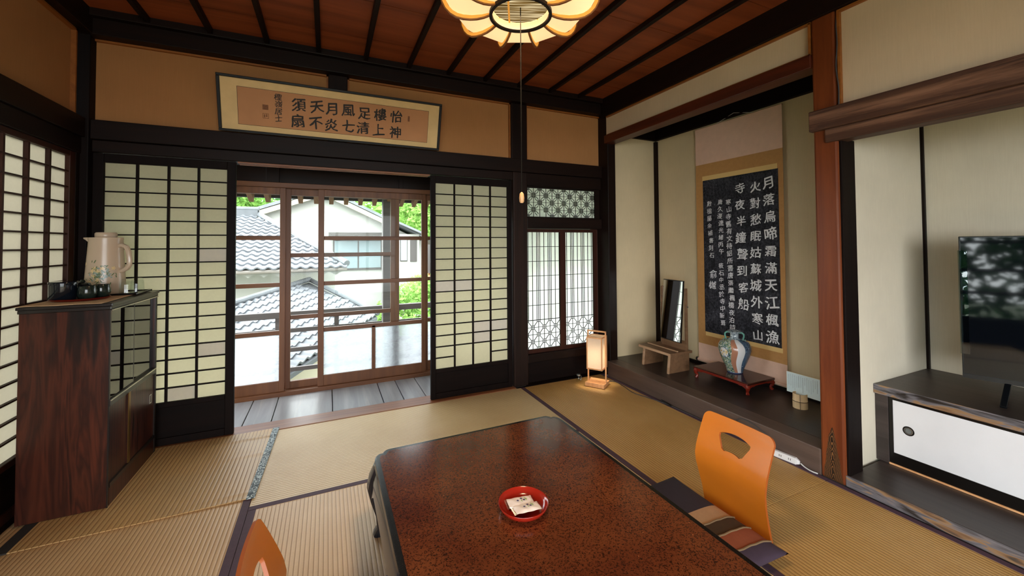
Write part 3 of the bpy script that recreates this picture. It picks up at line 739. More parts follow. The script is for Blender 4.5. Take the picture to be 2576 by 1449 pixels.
# ================================================================== LETTERING
_gc = bpy.data.curves.new('glyph', 'FONT'); _gc.resolution_u = 2
_go = bpy.data.objects.new('glyph', _gc); COL.objects.link(_go)
_cache = {}
def glyph(ch, off):
    if (ch, off) not in _cache:
        _gc.body = ch; _gc.offset = off; bpy.context.view_layer.update()
        me = bpy.data.meshes.new_from_object(_go.evaluated_get(bpy.context.evaluated_depsgraph_get()))
        vs = [(v.co.x-0.5, v.co.y-0.38) for v in me.vertices]
        _cache[(ch, off)] = (vs, [list(p.vertices) for p in me.polygons]); bpy.data.meshes.remove(me)
    return _cache[(ch, off)]
def write(mb, fmap, ch, cx, cz, size, rnd, wt=0.02, wob=0.022, sx=1.0):
    """one brush character: the glyph drawn slightly shifted a few times to give it the brush's weight"""
    vs, fs = glyph(ch, 0.0)
    a = rnd.uniform(-0.09, 0.05); sh = rnd.uniform(0.06, 0.16); ph = rnd.uniform(0, 6)
    ca, sa = math.cos(a), math.sin(a)
    for ly, (dx, dy) in enumerate(((0, 0), (wt, wt*0.5), (-wt*0.6, wt), (wt*0.4, -wt)) if wt > 0.004 else ((0, 0),)):
        out = []
        for x, y in vs:
            x2 = x+wob*math.sin(7*y+ph)+wob*0.5*math.sin(13*y+5*x+ph)+dx; y2 = y+sh*x+wob*math.sin(6*x+ph*1.7)+dy*(0.4+0.6*math.sin(9*x+4*y+ph))
            out.append(fmap(cx+(x2*ca-y2*sa)*size*sx, cz+(x2*sa+y2*ca)*size, ly*0.00025))
        mb.add(out, fs)

# ---- framed calligraphy leaning over the beam
cf = thing('framed_calligraphy', 'long black-framed calligraphy panel leaning out above the doorway', 'framed calligraphy', (0.08, 3.2, 2.025))
cf.rotation_euler = (math.atan2(0.105, 0.345), 0, 0)
WF, HF = 1.472, 0.362
O = (0, 0, 0)
f = MB(); h = WF/2
f.box(-h, h, -0.02, 0.012, 0, 0.017); f.box(-h, h, -0.02, 0.012, HF-0.017, HF); f.box(-h, -h+0.018, -0.02, 0.012, 0.017, HF-0.017); f.box(h-0.018, h, -0.02, 0.012, 0.017, HF-0.017)
f.build('frame', 'picture_frame', cf, bevel=0.003)
MB().box(-h+0.01, h-0.01, -0.006, 0.008, 0.01, HF-0.01).build('mount', 'mount_paper', cf)
art = MB().box(-0.625, 0.635, -0.008, -0.006, 0.055, HF-0.068).build('calligraphy_sheet', 'art_paper', cf)
ed = MB()
for (a, b, c, d) in ((-0.627, 0.637, 0.053, 0.055), (-0.627, 0.637, HF-0.068, HF-0.066), (-0.627, -0.625, 0.053, HF-0.066), (0.635, 0.637, 0.053, HF-0.066)): ed.box(a, b, -0.0083, -0.006, c, d)
ed.build('sheet_edging', 'ink', cf)
rnd = random.Random(3)
mb = MB(); fm = lambda x, z, d=0: (x, -0.0086-d, z)
colsx = [0.395, 0.268, 0.16, 0.048, -0.06, -0.157, -0.27]
for x, pair in zip(colsx, ['怡神', '樓上', '足清', '風七', '月炎', '天不', '須扇']):
    for z, c in zip((0.225, 0.112), pair): write(mb, fm, c, x+rnd.uniform(-.006, .006), z+rnd.uniform(-.004, .004), 0.092, rnd, 0.028)
for i, c in enumerate('檉嶺居士'): write(mb, fm, c, -0.392+rnd.uniform(-.003, .003), 0.258-0.047*i, 0.047, rnd, 0.018)
mb.build('brush_lettering', 'ink', cf)
MB().box(-0.485, -0.451, -0.0085, -0.006, 0.165, 0.198).build('square_seal', 'faded_seal', cf)
MB().box(0.478, 0.492, -0.0085, -0.006, 0.20, 0.24).build('long_seal', 'faded_seal', cf)
q_ = MB()
for (a, b, c, d) in ((-0.485, -0.45, 0.107, 0.110), (-0.485, -0.45, 0.139, 0.142), (-0.485, -0.482, 0.107, 0.142), (-0.453, -0.45, 0.107, 0.142), (-0.478, -0.470, 0.114, 0.134), (-0.466, -0.458, 0.118, 0.136)): q_.box(a, b, -0.0085, -0.006, c, d)
q_.build('outlined_seal', 'faded_seal', cf)

# ---- hanging scroll (rubbing of a poem)
sc = thing('hanging_scroll', 'tall hanging scroll with white characters on a black rubbing', 'hanging scroll', (3.125, 2.27, 0.19))
O = (3.125, 2.27, 0.19); Ya, Yb_ = 1.875, 2.66; X = 3.112
def sheet(x, ya, yb, za, zb, name, mat, t=0.002, bend=0.0):
    m = MB(O); n = 14
    for i in range(n):
        a = za+(zb-za)*i/n; b = za+(zb-za)*(i+1)/n
        m.box(x, x+t, ya, yb, a, b)
    return m.build(name, mat, sc)
sheet(X, Ya, Yb_, 1.975, 2.305, 'top_panel', 'scroll_pink')
sheet(X, Ya, Yb_, 0.345, 1.975, 'ochre_brocade', 'scroll_ochre')
sheet(X, Ya, Yb_, 0.20, 0.345, 'lower_panel', 'scroll_pink')
MB(O).box(X-0.001, X, 1.918, 2.590, 1.822, 1.865).build('gold_strip', 'scroll_gold', sc); MB(O).box(X-0.001, X, 1.905, 2.580, 0.425, 0.46).build('gold_strip', 'scroll_gold', sc)
MB(O).box(X-0.0012, X, 1.912, 2.585, 0.46, 1.825).build('rubbing', 'rubbing_black', sc)
MB(O).tube([(X+0.008, Ya-0.012, 0.19), (X+0.008, Yb_+0.012, 0.19)], 0.014, 14).build('roller', 'scroll_pink', sc, True)
for y in (Ya-0.03, Yb_+0.012): MB(O).tube([(X+0.008, y, 0.19), (X+0.008, y+0.018, 0.19)], 0.016, 14).build('roller_knob', 'rope_black', sc, True)
MB(O).tube([(X+0.005, Ya, 2.306), (X+0.005, Yb_, 2.306)], 0.006, 10).build('top_rod', 'scroll_pink', sc, True)
MB(O).tube([(X-0.002, 2.10, 2.310), (3.098, 2.258, 2.352), (X-0.002, 2.43, 2.310)], 0.0022, 6).build('hanging_cord', 'pale_cord', sc)
rnd = random.Random(11)
mb = MB(O); fm = lambda y, z, d=0: (X-0.0024-d, 4.5-y, z)   # mirrored so that the writing reads from the room
def column(txt, y0, z0, y1, z1, size, off, wob=0.028):
    n = len(txt)
    for i, c in enumerate(txt):
        if c == ' ': continue
        k = i/(n-1) if n > 1 else 0
        write(mb, fm, c, 4.5-(y0+(y1-y0)*k+rnd.uniform(-.006, .006)), z0+(z1-z0)*k, size*rnd.uniform(.92, 1.08), rnd, off, wob)
column('月落烏啼霜滿天江楓漁', 1.986, 1.726, 1.981, 0.532, 0.100, 0.022)
column('火對愁眠姑蘇城外寒山', 2.098, 1.707, 2.100, 0.523, 0.096, 0.020)
column('寺夜半鐘聲到客船', 2.224, 1.712, 2.213, 0.754, 0.092, 0.020)
column('寒山寺舊有文待詔所書唐張繼楓橋夜泊詩', 2.332, 1.608, 2.314, 0.543, 0.054, 0.012)
column('歲久漫漶光緒丙午 筱石中丞於寺中新葺', 2.412, 1.616, 2.407, 0.567, 0.051, 0.012)
column('數楹屬余補書刻石', 2.525, 1.610, 2.502, 1.149, 0.050, 0.0)
column('俞樾', 2.490, 0.985, 2.499, 0.885, 0.080, 0.012, 0.04)
mb.build('lettering', 'chalk', sc)

# ================================================================== PENDANT LAMP
LX, LY = 0.567, 1.156
lp = thing('pendant_lamp', 'lit flower-shaped paper ceiling lamp with dark wooden ribs', 'ceiling lamp', (LX, LY, 2.0))
O = (LX, LY, 2.0); NR = 10; A0 = math.radians(12)
def rp(r, z, a): return (LX+r*math.cos(a), LY+r*math.sin(a), z)
pprof = [(0.100, 2.012), (0.13, 2.003), (0.165, 1.997), (0.195, 1.999), (0.22, 2.008), (0.242, 2.024), (0.256, 2.048), (0.260, 2.075), (0.254, 2.105), (0.24, 2.132), (0.21, 2.165), (0.15, 2.185)]
pprof = [(0.099+(r-0.099)*0.92, z+0.008*min(1, (r-0.099)/0.08)) for r, z in pprof]
for k in range(NR):
    a, b = A0+2*PI*k/NR, A0+2*PI*(k+1)/NR; m = MB(O); n = 6; vs = []; fs = []
    for i in range(n+1):
        t = i/n
        for r, z in pprof:
            p = Vector(rp(r, z, a)).lerp(Vector(rp(r, z, b)), t); vs.append(p)
    q = len(pprof)
    for i in range(n):
        for j in range(q-1): fs.append((i*q+j, (i+1)*q+j, (i+1)*q+j+1, i*q+j+1))
    m.add(vs, fs).build('paper_panel', 'lamp_paper', lp, True)
rprof = [(0.099, 2.002), (0.12, 1.992), (0.145, 1.984), (0.17, 1.980), (0.195, 1.981), (0.22, 1.987), (0.242, 1.999), (0.26, 2.017), (0.272, 2.040), (0.277, 2.066), (0.274, 2.092), (0.264, 2.115), (0.248, 2.140), (0.222, 2.168)]
rprof = [(0.099+(r-0.099)*0.92, z+0.009*min(1, (r-0.099)/0.08)) for r, z in rprof]
for k in range(NR):
    a = A0+2*PI*k/NR; m = MB(O); tx = Vector((-math.sin(a), math.cos(a), 0))
    q = len(rprof)
    def fin(m, off0, off1, hw):
        vs = []; fs = []
        for s_ in (-hw, hw):
            for off in (off0, off1):
                for i, (r, z) in enumerate(rprof):
                    a0 = rprof[max(0, i-1)]; a1 = rprof[min(q-1, i+1)]; d = Vector((a1[0]-a0[0], a1[1]-a0[1])).normalized()
                    vs.append(Vector(rp(r-d.y*off, z+d.x*off, a))+tx*s_)
        for i in range(q-1):
            fs += [(i, i+1, 2*q+i+1, 2*q+i), (q+i, q+i+1, 3*q+i+1, 3*q+i), (i, i+1, q+i+1, q+i), (2*q+i, 2*q+i+1, 3*q+i+1, 3*q+i)]
        return m.add(vs, fs)
    rb = fin(m, 0.0, 0.0045, 0.0035).build('rib', 'lamp_rib', lp, True)
    fin(MB(O), 0.0045, 0.016, 0.0022).build('rib_lining', 'rib_lining', rb, True).location = (0, 0, 0)
m = MB(O); m.lathe([(0.092, 2.0-2.0), (0.102, 2.0-2.0), (0.102, 0.012), (0.092, 0.012), (0.092, 0)], 48, (LX, LY, 2.0), cap=False); m.build('bottom_ring', 'dark_wood_x', lp, True)
m = MB(O); m.lathe([(0.0905, 0.006), (0.0905, 0.028)], 40, (LX, LY, 2.0), cap=False); m.build('ring_lining', 'lamp_paper', lp, True)
m = MB(O); m.lathe([(0.0, 0.03), (0.0905, 0.03)], 40, (LX, LY, 2.0), cap=False); m.build('bamboo_blind_disc', 'bamboo_blind', lp)
MB(O).bar((LX-0.034-0.036, LY+0.018-0.074, 2.0275), (LX-0.034+0.036, LY+0.018+0.074, 2.0275), 0.006, 0.003).build('cross_strip', 'rib_lining', lp)
MB(O).cyl((LX, LY, 0), 0.05, 2.19, 2.66, 20).build('stem', 'dark_wood_z', lp, True)
MB(O).tube([(LX, LY, 2.03), (LX, LY, 1.425)], 0.0016, 6).build('pull_cord', 'cord_dark', lp)
MB(O).lathe([(0.002, 1.427), (0.0065, 1.422), (0.0085, 1.408), (0.0075, 1.396), (0.0045, 1.392)], 16, (LX, LY, 0)).build('pull_knob', 'knob_wood', lp, True)
L = bpy.data.lights.new('lamp_bulb', 'SPOT'); L.energy = 36; L.color = (1.0, 0.70, 0.40); L.shadow_soft_size = 0.17; L.spot_size = math.radians(165); L.spot_blend = 0.8
lo = bpy.data.objects.new('lamp_bulb', L); lo.location = (LX, LY, 2.004); COL.objects.link(lo)

# ================================================================== LOW TABLE AND THINGS ON IT
tb = thing('low_table', 'low rectangular table with mottled red-brown lacquer top', 'low table', (0.652, 1.225, 0))
def notched(x0, x1, y0, y1, r, ins=0.0):
    pts = []
    def corner(cx, cy, sx, sy):
        # from the long side to the short side: small lobe, cusp, larger lobe
        P = []
        for i in range(7):
            a = PI/2*i/6; P.append((r*0.42*(1-math.sin(a)) + r*0.58, r*0.42*(1-math.cos(a))))
        P = [(r*0.95, 0.0), (r*0.82, 0.003), (r*0.70, 0.009), (r*0.60, 0.018), (r*0.54, 0.027), (r*0.42, 0.026), (r*0.30, 0.030), (r*0.19, 0.037), (r*0.10, 0.048), (r*0.04, 0.062), (0.0, r*1.1)]
        return [(cx+sx*(a+ins*0), cy+sy*b) for a, b in P]
    A = corner(x0, y1, 1, -1)            # far left: runs from far edge to left edge
    B = corner(x0, y0, 1, 1)[::-1]
    C = corner(x1, y0, -1, 1)
    D = corner(x1, y1, -1, -1)[::-1]
    return A+B+C+D
O = (0.652, 1.225, 0); out = notched(0.185, 1.12, 0.555, 1.897, 0.072)
cxm, cym = 0.6525, 1.226
def inset(poly, d):
    n = len(poly); res = []
    for i in range(n):
        p0 = Vector(poly[i-1]); p1 = Vector(poly[i]); p2 = Vector(poly[(i+1) % n])
        a = (p1-p0).normalized(); b = (p2-p1).normalized(); nn = Vector((-a.y-b.y, a.x+b.x)).normalized()
        c = max(0.5, nn.dot(Vector((-a.y, a.x)))); res.append(tuple(p1+nn*d/c))
    return res
inn = inset(out, 0.021)
if abs(inn[0][0]-cxm) > abs(out[0][0]-cxm): inn = inset(out, -0.021)
MB(O).prism(out, 0.306, 0.3405).build('rim', 'rim_black', tb, bevel=0.006, seg=3)
MB(O).prism(inn, 0.3395, 0.3415).build('top_panel', 'table_lacquer', tb)
# curved aprons
def apron(p, q, nrm, name='apron'):
    p = Vector(p); q = Vector(q); nrm = Vector(nrm); m = MB(O); vs = []; fs = []; n = 24
    for i in range(n+1):
        t = i/n; c = p.lerp(q, t); e = min(t, 1-t)
        zb = 0.225-0.075*math.exp(-(e/0.045)**2)
        for (d, z) in ((0.006, 0.305), (0.020, 0.285), (0.032, 0.255), (0.038, zb), (0.020, zb), (-0.004, 0.305)):
            vs.append((c.x+nrm.x*d, c.y+nrm.y*d, z))
    for i in range(n):
        for k in range(6): l = (k+1) % 6; fs.append((i*6+k, (i+1)*6+k, (i+1)*6+l, i*6+l))
    m.add(vs, fs).build(name, 'apron_black', tb, True)
apron((0.212, 1.86, 0), (0.212, 0.59, 0), (-1, 0, 0)); apron((1.093, 0.59, 0), (1.093, 1.86, 0), (1, 0, 0))
apron((0.22, 1.868, 0), (1.085, 1.868, 0), (0, 1, 0)); apron((0.22, 0.583, 0), (1.085, 0.583, 0), (0, -1, 0))
for sx, sy, x, y in ((-1, 1, 0.222, 1.855), (1, 1, 1.083, 1.855), (-1, -1, 0.222, 0.597), (1, -1, 1.083, 0.597)):
    prof = [(0, 0.302, 0.040), (0.014, 0.25, 0.046), (0.024, 0.20, 0.044), (0.018, 0.14, 0.034), (0.004, 0.08, 0.026), (0.0, 0.035, 0.027), (0.006, 0.012, 0.034), (0.008, 0.0022, 0.034)]
    m = MB(O); vs = []; fs = []; n = 12
    for d, z, r in prof:
        for k in range(n):
            a = 2*PI*k/n; c_, s_ = math.cos(a), math.sin(a)
            vs.append((x+sx*d+r*0.9*math.copysign(abs(c_)**0.6, c_), y+sy*d+r*0.9*math.copysign(abs(s_)**0.6, s_), z))
    for i in range(len(prof)-1):
        for k in range(n): l = (k+1) % n; fs.append((i*n+k, i*n+l, (i+1)*n+l, (i+1)*n+k))
    fs.append([(len(prof)-1)*n+k for k in range(n)]); fs.append(list(range(n)))
    m.add(vs, fs).build('leg', 'leg_navy', tb, True)

# plate with two sweets
px_, py_ = 0.617, 1.262
pl = MB((px_, py_, 0.3415)).lathe([(0.0, 0.003), (0.052, 0.003), (0.052, 0.0), (0.060, 0.0), (0.066, 0.004), (0.077, 0.012), (0.0835, 0.022), (0.0865, 0.0295), (0.086, 0.0305), (0.0825, 0.0285), (0.0785, 0.021), (0.071, 0.013), (0.060, 0.0085), (0.0, 0.0075)], 56, (px_, py_, 0.3415), cap=False)
tag(pl.build('plate', 'red_lacquer', None, True, angle=50), 'round red lacquer plate holding two wrapped sweets on the low table', 'plate')
def sweet(label, cx, cy, z, ang, tilt):
    t = thing('wrapped_sweet', label, 'wrapped sweet', (cx, cy, z), ang, 'wrapped sweets on the red plate')
    t.rotation_euler = (tilt, 0.0, ang)
    nx, ny = 18, 10; vs = []; fs = []; Lx, Ly = 0.045, 0.0265
    for s_ in (1, -1):
        for i in range(nx+1):
            for j in range(ny+1):
                u = -1+2*i/nx; v = -1+2*j/ny
                e = max(0, 1-abs(u)**5)*max(0, 1-abs(v)**4)
                zz = s_*0.0055*e+0.0006*math.sin(9*u+4*v)+0.0065
                vs.append((u*Lx, v*Ly*(1-0.04*abs(u)), zz))
    q = (nx+1)*(ny+1)
    for s_ in (0, 1):
        for i in range(nx):
            for j in range(ny): a = s_*q+i*(ny+1)+j; fs.append((a, a+ny+1, a+ny+2, a+1))
    MB().add(vs, fs).build('wrapper', 'sweet_wrap', t, True, angle=70)
    # crimped clear ends
    for sx in (-1, 1):
        m = MB(); n = 14; vs = []; fs = []
        for i in range(n+1):
            y = -Ly+2*Ly*i/n; w = 0.0012*(1 if i % 2 else -1)
            vs += [(sx*Lx*0.97, y, 0.0065), (sx*(Lx+0.008+w), y, 0.0062+w)]
        for i in range(n): fs.append((2*i, 2*i+2, 2*i+3, 2*i+1))
        m.add(vs, fs).build('crimped_end', 'sweet_end', t)
    # printed iris flowers and leaves
    fl_ = MB(); lf = MB()
    def blob(m, x, y, a, l, w):
        z = 0.0135 if abs(x) < 0.03 else 0.012
        c, s2 = math.cos(a), math.sin(a); m.add([(x-c*l, y-s2*l, z), (x+s2*w, y-c*w, z+0.0004), (x+c*l, y+s2*l, z), (x-s2*w, y+c*w, z+0.0004)], [(0, 1, 2, 3)])
    for (x, y) in ((-0.010, -0.002), (0.004, 0.006), (0.012, -0.003)):
        for a in (0.3, 1.5, 2.6): blob(fl_, x, y, a, 0.0056, 0.0022)
    for (x, y, a) in ((0.003, -0.006, 1.9), (0.019, 0.002, 2.2), (0.021, -0.002, 1.3), (0.017, 0.005, 1.8)): blob(lf, x, y, a, 0.0075, 0.0014)
    fl_.build('printed_flower', 'iris_print', t); lf.build('printed_leaf', 'leaf_print', t)
plain('sweet_wrap', '#e9dbd3', 0.3, var=0.04, vscale=50); plain('iris_print', '#2d2358', 0.5); plain('leaf_print', '#7aa63a', 0.5)
thin_glass('sweet_end', (0.88, 0.82, 0.9, 1), 1.9, 0.2)
sweet('wrapped sweet lying flat toward the far side of the red plate', 0.615, 1.281, 0.3535, math.radians(-9), 0.0)
sweet('wrapped sweet overlapping the other one at the near side of the red plate', 0.619, 1.237, 0.3575, math.radians(-6), -0.10)

# ================================================================== LEGLESS CHAIRS AND CUSHIONS
def chair_back_mesh():
    # flat outline in (y, s) with a fan-shaped hole, bent along a side profile
    prof = [(1.690, 0.012), (1.683, 0.04), (1.672, 0.09), (1.655, 0.155), (1.6435, 0.21), (1.643, 0.245), (1.652, 0.285), (1.670, 0.33), (1.690, 0.375), (1.708, 0.412), (1.716, 0.437)]
    cum = [0]
    for a, b in zip(prof, prof[1:]): cum.append(cum[-1]+math.hypot(b[0]-a[0], b[1]-a[1]))
    S = cum[-1]; hw = 0.172
    def at(s):
        s = max(0, min(S, s))
        for i in range(len(prof)-1):
            if s <= cum[i+1]+1e-9:
                t = (s-cum[i])/(cum[i+1]-cum[i]); a, b = prof[i], prof[i+1]
                return a[0]+(b[0]-a[0])*t, a[1]+(b[1]-a[1])*t
    def arc(cx, cy, r, a0, a1, n): return [(cx+r*math.cos(a0+(a1-a0)*i/n), cy+r*math.sin(a0+(a1-a0)*i/n)) for i in range(n+1)]
    r = 0.034
    o = [(-hw*0.94, 0.0), (hw*0.94, 0.0), (hw*0.93, 0.08), (hw*0.95, 0.15), (hw, 0.24)]+arc(hw-r, S-r, r, 0, PI/2, 8)+arc(-hw+r, S-r, r, PI/2, PI, 8)+[(-hw, 0.24), (-hw*0.95, 0.15), (-hw*0.93, 0.08)]
    # fan hole: ring sector with rounded corners, pivot below
    sc_ = S*0.62; piv = 0.203
    R0, R1, ha = 0.103, 0.182, 0.46
    hole = []
    hole += [(R1*math.sin(a), piv+R1*math.cos(a)) for a in [ha*0.93*(1-2*i/12) for i in range(13)]]
    hole += [((R1-0.012)*math.sin(-ha), piv+(R1-0.012)*math.cos(-ha)), ((R0+0.012)*math.sin(-ha), piv+(R0+0.012)*math.cos(-ha))]
    hole += [(R0*math.sin(a), piv+R0*math.cos(a)) for a in [-ha*0.80*(1-2*i/8) for i in range(9)]]
    hole += [((R0+0.012)*math.sin(ha), piv+(R0+0.012)*math.cos(ha)), ((R1-0.012)*math.sin(ha), piv+(R1-0.012)*math.cos(ha))]
    bm = bmesh.new(); es = []
    for loop in (o, hole):
        vs = [bm.verts.new((a, b, 0)) for a, b in loop]
        for i in range(len(vs)): es.append(bm.edges.new((vs[i], vs[(i+1) % len(vs)])))
    bmesh.ops.triangle_fill(bm, use_beauty=True, use_dissolve=False, edges=es)
    n = 34
    for i in range(1, n):
        g = bm.verts[:]+bm.edges[:]+bm.faces[:]
        bmesh.ops.bisect_plane(bm, geom=g, plane_co=(0, S*i/n, 0), plane_no=(0, 1, 0))
    for i in range(1, 16):
        g = bm.verts[:]+bm.edges[:]+bm.faces[:]
        bmesh.ops.bisect_plane(bm, geom=g, plane_co=(-hw+2*hw*i/16, 0, 0), plane_no=(1, 0, 0))
    vs = []; nr = []
    bm.verts.ensure_lookup_table()
    for i, v in enumerate(bm.verts): v.index = i
    for v in bm.verts:
        x, z = at(v.co.y); bow = 0.012*((v.co.x/hw)**2)
        vs.append((x-1.40-bow, v.co.x, z))
        xa, za = at(v.co.y-0.012); xb, zb = at(v.co.y+0.012); nr.append(Vector((zb-za, 0, -(xb-xa))).normalized())
    fs = [[v.index for v in f.verts] for f in bm.faces]; bm.free()
    return vs, fs, nr
CB = chair_back_mesh()
def floor_chair(label, loc, rz):
    t = thing('legless_chair', label, 'legless chair', loc, rz, 'legless chairs at the low table')
    vs, fs, nr = CB; m = MB(); q = len(vs); h = 0.0055
    m.add([tuple(Vector(v)-n*h) for v, n in zip(vs, nr)]+[tuple(Vector(v)+n*h) for v, n in zip(vs, nr)], [])
    ed = {}
    for f in fs:
        m.f.append(list(f)); m.mi.append(0); m.f.append([q+i for i in f][::-1]); m.mi.append(0)
        for a, c in zip(f, f[1:]+f[:1]): ed[(min(a, c), max(a, c))] = ed.get((min(a, c), max(a, c)), 0)+1
    for (a, c), k in ed.items():
        if k == 1: m.f.append([a, c, q+c, q+a]); m.mi.append(1)
    b = m.build('backrest', ['orange_wood', 'orange_edge'], t, True, angle=50)
    bv = b.modifiers.new('bevel', 'BEVEL'); bv.width = 0.002; bv.segments = 2; bv.limit_method = 'ANGLE'; bv.angle_limit = 1.0
    m = MB(); m.prism([(-0.14, -0.19), (0.26, -0.17), (0.283, -0.16), (0.283, 0.16), (0.26, 0.17), (-0.14, 0.19)], 0.0022, 0.014); m.build('seat_board', 'orange_edge', t, bevel=0.003)
    return t
floor_chair('orange bentwood legless chair facing us across the table by the alcove', (1.40, 1.25, 0), 0)
floor_chair('orange bentwood legless chair seen from behind beside the near table edge', (0.113, 1.285, 0), PI)

def cushion(label, cx, cy, z, wx, wy, h, bands, tilt=0.0, mats=None):
    t = thing('floor_cushion', label, 'floor cushion', (cx, cy, z), 0, 'floor cushions at the low table')
    def surf(u, v, s_):
        e = (1-abs(u)**6)*(1-abs(v)**6)
        x = u*wx/2*(1-0.035*(1-abs(v)**2)*0-0.03*abs(v)**2*0); y = v*wy/2
        x *= 1-0.04*(1-v*v); y *= 1-0.04*(1-u*u)
        return (x, y, h/2+s_*h/2*max(0, e)**0.55)
    n = 26
    for bi, (v0, v1, mat, nm) in enumerate(bands):
        vs = []; fs = []; k = 10
        for s_ in (1, -1):
            for i in range(n+1):
                for j in range(k+1): vs.append(surf(-1+2*i/n, v0+(v1-v0)*j/k, s_))
        q = (n+1)*(k+1)
        for s_ in (0, 1):
            for i in range(n):
                for j in range(k): a = s_*q+i*(k+1)+j; fs.append((a, a+k+1, a+k+2, a+1))
        for j in range(k):
            for i in (0, n): a = i*(k+1)+j; fs.append((a, a+1, q+a+1, q+a))
        MB().add(vs, fs).build(nm, mat, t, True, angle=80)
    return t
Cc = cushion('navy floor cushion with beige, brown and rust patches beside the alcove', 1.352, 1.285, 0.0145, 0.575, 0.575, 0.062,
    [(-1, -0.79, 'purple_cloth', 'cover'), (-0.79, -0.50, 'rust_patch', 'patch'), (-0.50, -0.245, 'olive_patch', 'patch'), (-0.245, 0.055, 'beige_patch', 'patch'), (0.055, 1, 'navy_cloth', 'cover')])
for v in (-0.79, -0.50, -0.245):
    m = MB(); pts = []
    for i in range(25):
        u = -0.97+1.94*i/24; e = (1-abs(u)**6)*(1-abs(v)**6); pts.append((u*0.2875*(1-0.04*(1-v*v)), v*0.2875*(1-0.04*(1-u*u))+0.0016*math.sin(i*2.1), 0.031+0.031*e**0.55+0.0005))
    m.tube(pts, 0.004, 6).build('seam', 'seam_thread', Cc, True)
cushion('plain blue floor cushion tucked under the near left table edge', -0.02+0.0, 1.30, 0.0145, 0.54, 0.54, 0.05, [(-1, 1, 'blue_cloth', 'cover')])

# ================================================================== RUSH MAT AND CABINET
gz = thing('rush_mat', 'thin rush mat with a blue-grey brocade edge under the cabinet', 'rush mat', (-0.76, 2.79, 0))
O = (-0.76, 2.79, 0)
def goza_z(x, y):
    z = 0.0065
    z += 0.007*math.exp(-((y-3.095)/0.018)**2)*max(0, min(1, (x+0.75)/0.3))
    z += 0.004*math.exp(-((y-2.86-0.05*(x+0.4))/0.02)**2)*max(0, min(1, (x+0.6)/0.2))
    z += 0.003*math.exp(-((y-2.44)/0.012)**2)*max(0, min(1, (x+0.6)/0.2))
    return z
def draped(x0, x1, y0, y1, nx, ny, dz, name, mat):
    vs = []; fs = []
    for s_ in (0, 1):
        for i in range(nx+1):
            for j in range(ny+1):
                x = x0+(x1-x0)*i/nx; y = y0+(y1-y0)*j/ny
                yy = y
                xx = x-0.028*((3.21-y)/0.83)*max(0, min(1, (x+1.19)/0.85))
                yy = y-0.0*(x+0.3)
                vs.append((xx, yy, (goza_z(x, y)+dz) if s_ == 0 else 0.0022))
    q = (nx+1)*(ny+1)
    for s_ in (0, 1):
        for i in range(nx):
            for j in range(ny): a = s_*q+i*(ny+1)+j; fs.append((a, a+ny+1, a+ny+2, a+1))
    for i in range(nx):
        for j in (0, ny): a = i*(ny+1)+j; fs.append((a, a+ny+1, q+a+ny+1, q+a))
    for j in range(ny):
        for i in (0, nx): a = i*(ny+1)+j; fs.append((a, a+1, q+a+1, q+a))
    MB(O).add(vs, fs).build(name, mat, gz, True, angle=60)
draped(-1.19, -0.335, 2.385, 3.212, 40, 90, 0, 'woven_rush', 'goza_mat')
draped(-0.335, -0.298, 2.382, 3.214, 3, 90, 0.0015, 'brocade_edge', 'brocade')
draped(-1.235, -1.19, 2.385, 3.212, 3, 40, 0.001, 'dark_edge', 'navy_heri')

cb = thing('sideboard_cabinet', 'tall narrow rosewood-grain cabinet with sliding glass against the left shoji', 'cabinet', (-1.113, 2.875, 0.009))
O = (-1.113, 2.875, 0.009); x0, x1, y0, y1 = -1.268, -0.957, 2.584, 3.168
z0 = 0.009
b = MB(O); b.box(x0, x1-0.0, y0, y0+0.018, z0, 0.955); b.box(x0, x1, y1-0.018, y1, z0, 0.955); b.box(x0, x0+0.008, y0+0.018, y1-0.018, z0, 0.955); b.box(x0+0.008, x1-0.012, y0+0.018, y1-0.018, z0+0.09, z0+0.105); b.box(x0+0.008, x1-0.012, y0+0.018, y1-0.018, 0.48, 0.495)
b.build('body', 'rosewood', cb, bevel=0.0015)
MB(O).box(x1-0.012, x1+0.001, y0+0.018, y1-0.018, z0, z0+0.085).build('plinth', 'rosewood', cb)
e = MB(O); e.box(x1-0.002, x1+0.003, y0-0.002, y0+0.004, z0, 0.955); e.box(x1-0.002, x1+0.003, y1-0.02, y1, z0, 0.955); e.box(x1-0.012, x1+0.003, y0+0.018, y1-0.018, z0+0.085, z0+0.105); e.build('edge_strip', 'black_edge', cb)
t_ = MB(O); t_.box(x0-0.008, x1+0.012, y0-0.010, y1+0.006, 0.972, 0.986); t_.box(x0-0.004, x1+0.006, y0-0.005, y1+0.003, 0.955, 0.972); t_.build('top', 'black_edge', cb, bevel=0.003)
MB(O).box(x1-0.002, x1+0.008, y0+0.004, y1-0.004, 0.948, 0.955).build('glass_track', 'black_edge', cb, bevel=0.002); MB(O).box(x1-0.014, x1+0.006, y0+0.004, y1-0.018, 0.487, 0.52).build('glass_track', 'black_edge', cb, bevel=0.002)
MB(O).box(x1+0.006, x1+0.009, y0+0.002, y1-0.004, 0.949, 0.954).build('metal_strip', 'silver', cb); MB(O).box(x1+0.005, x1+0.008, y0+0.004, y1-0.02, 0.512, 0.518).build('metal_strip', 'silver', cb)
for (ya, yb, xo, nm) in ((y0+0.006, 2.865, 0.0, 0), (2.845, y1-0.02, -0.008, 1)):
    d = MB(O).box(x1-0.006+xo, x1-0.002+xo, ya, yb, 0.52, 0.948).build('glass_door', 'cabinet_glass', cb)
    dd = MB(O).box(x1-0.0065+xo, x1-0.0015+xo, (yb-0.006 if nm == 0 else ya), (yb if nm == 0 else ya+0.004), 0.52, 0.948); dd.build('glass_edge', 'black_edge', d) if False else dd.build('glass_edge', 'black_edge', cb)
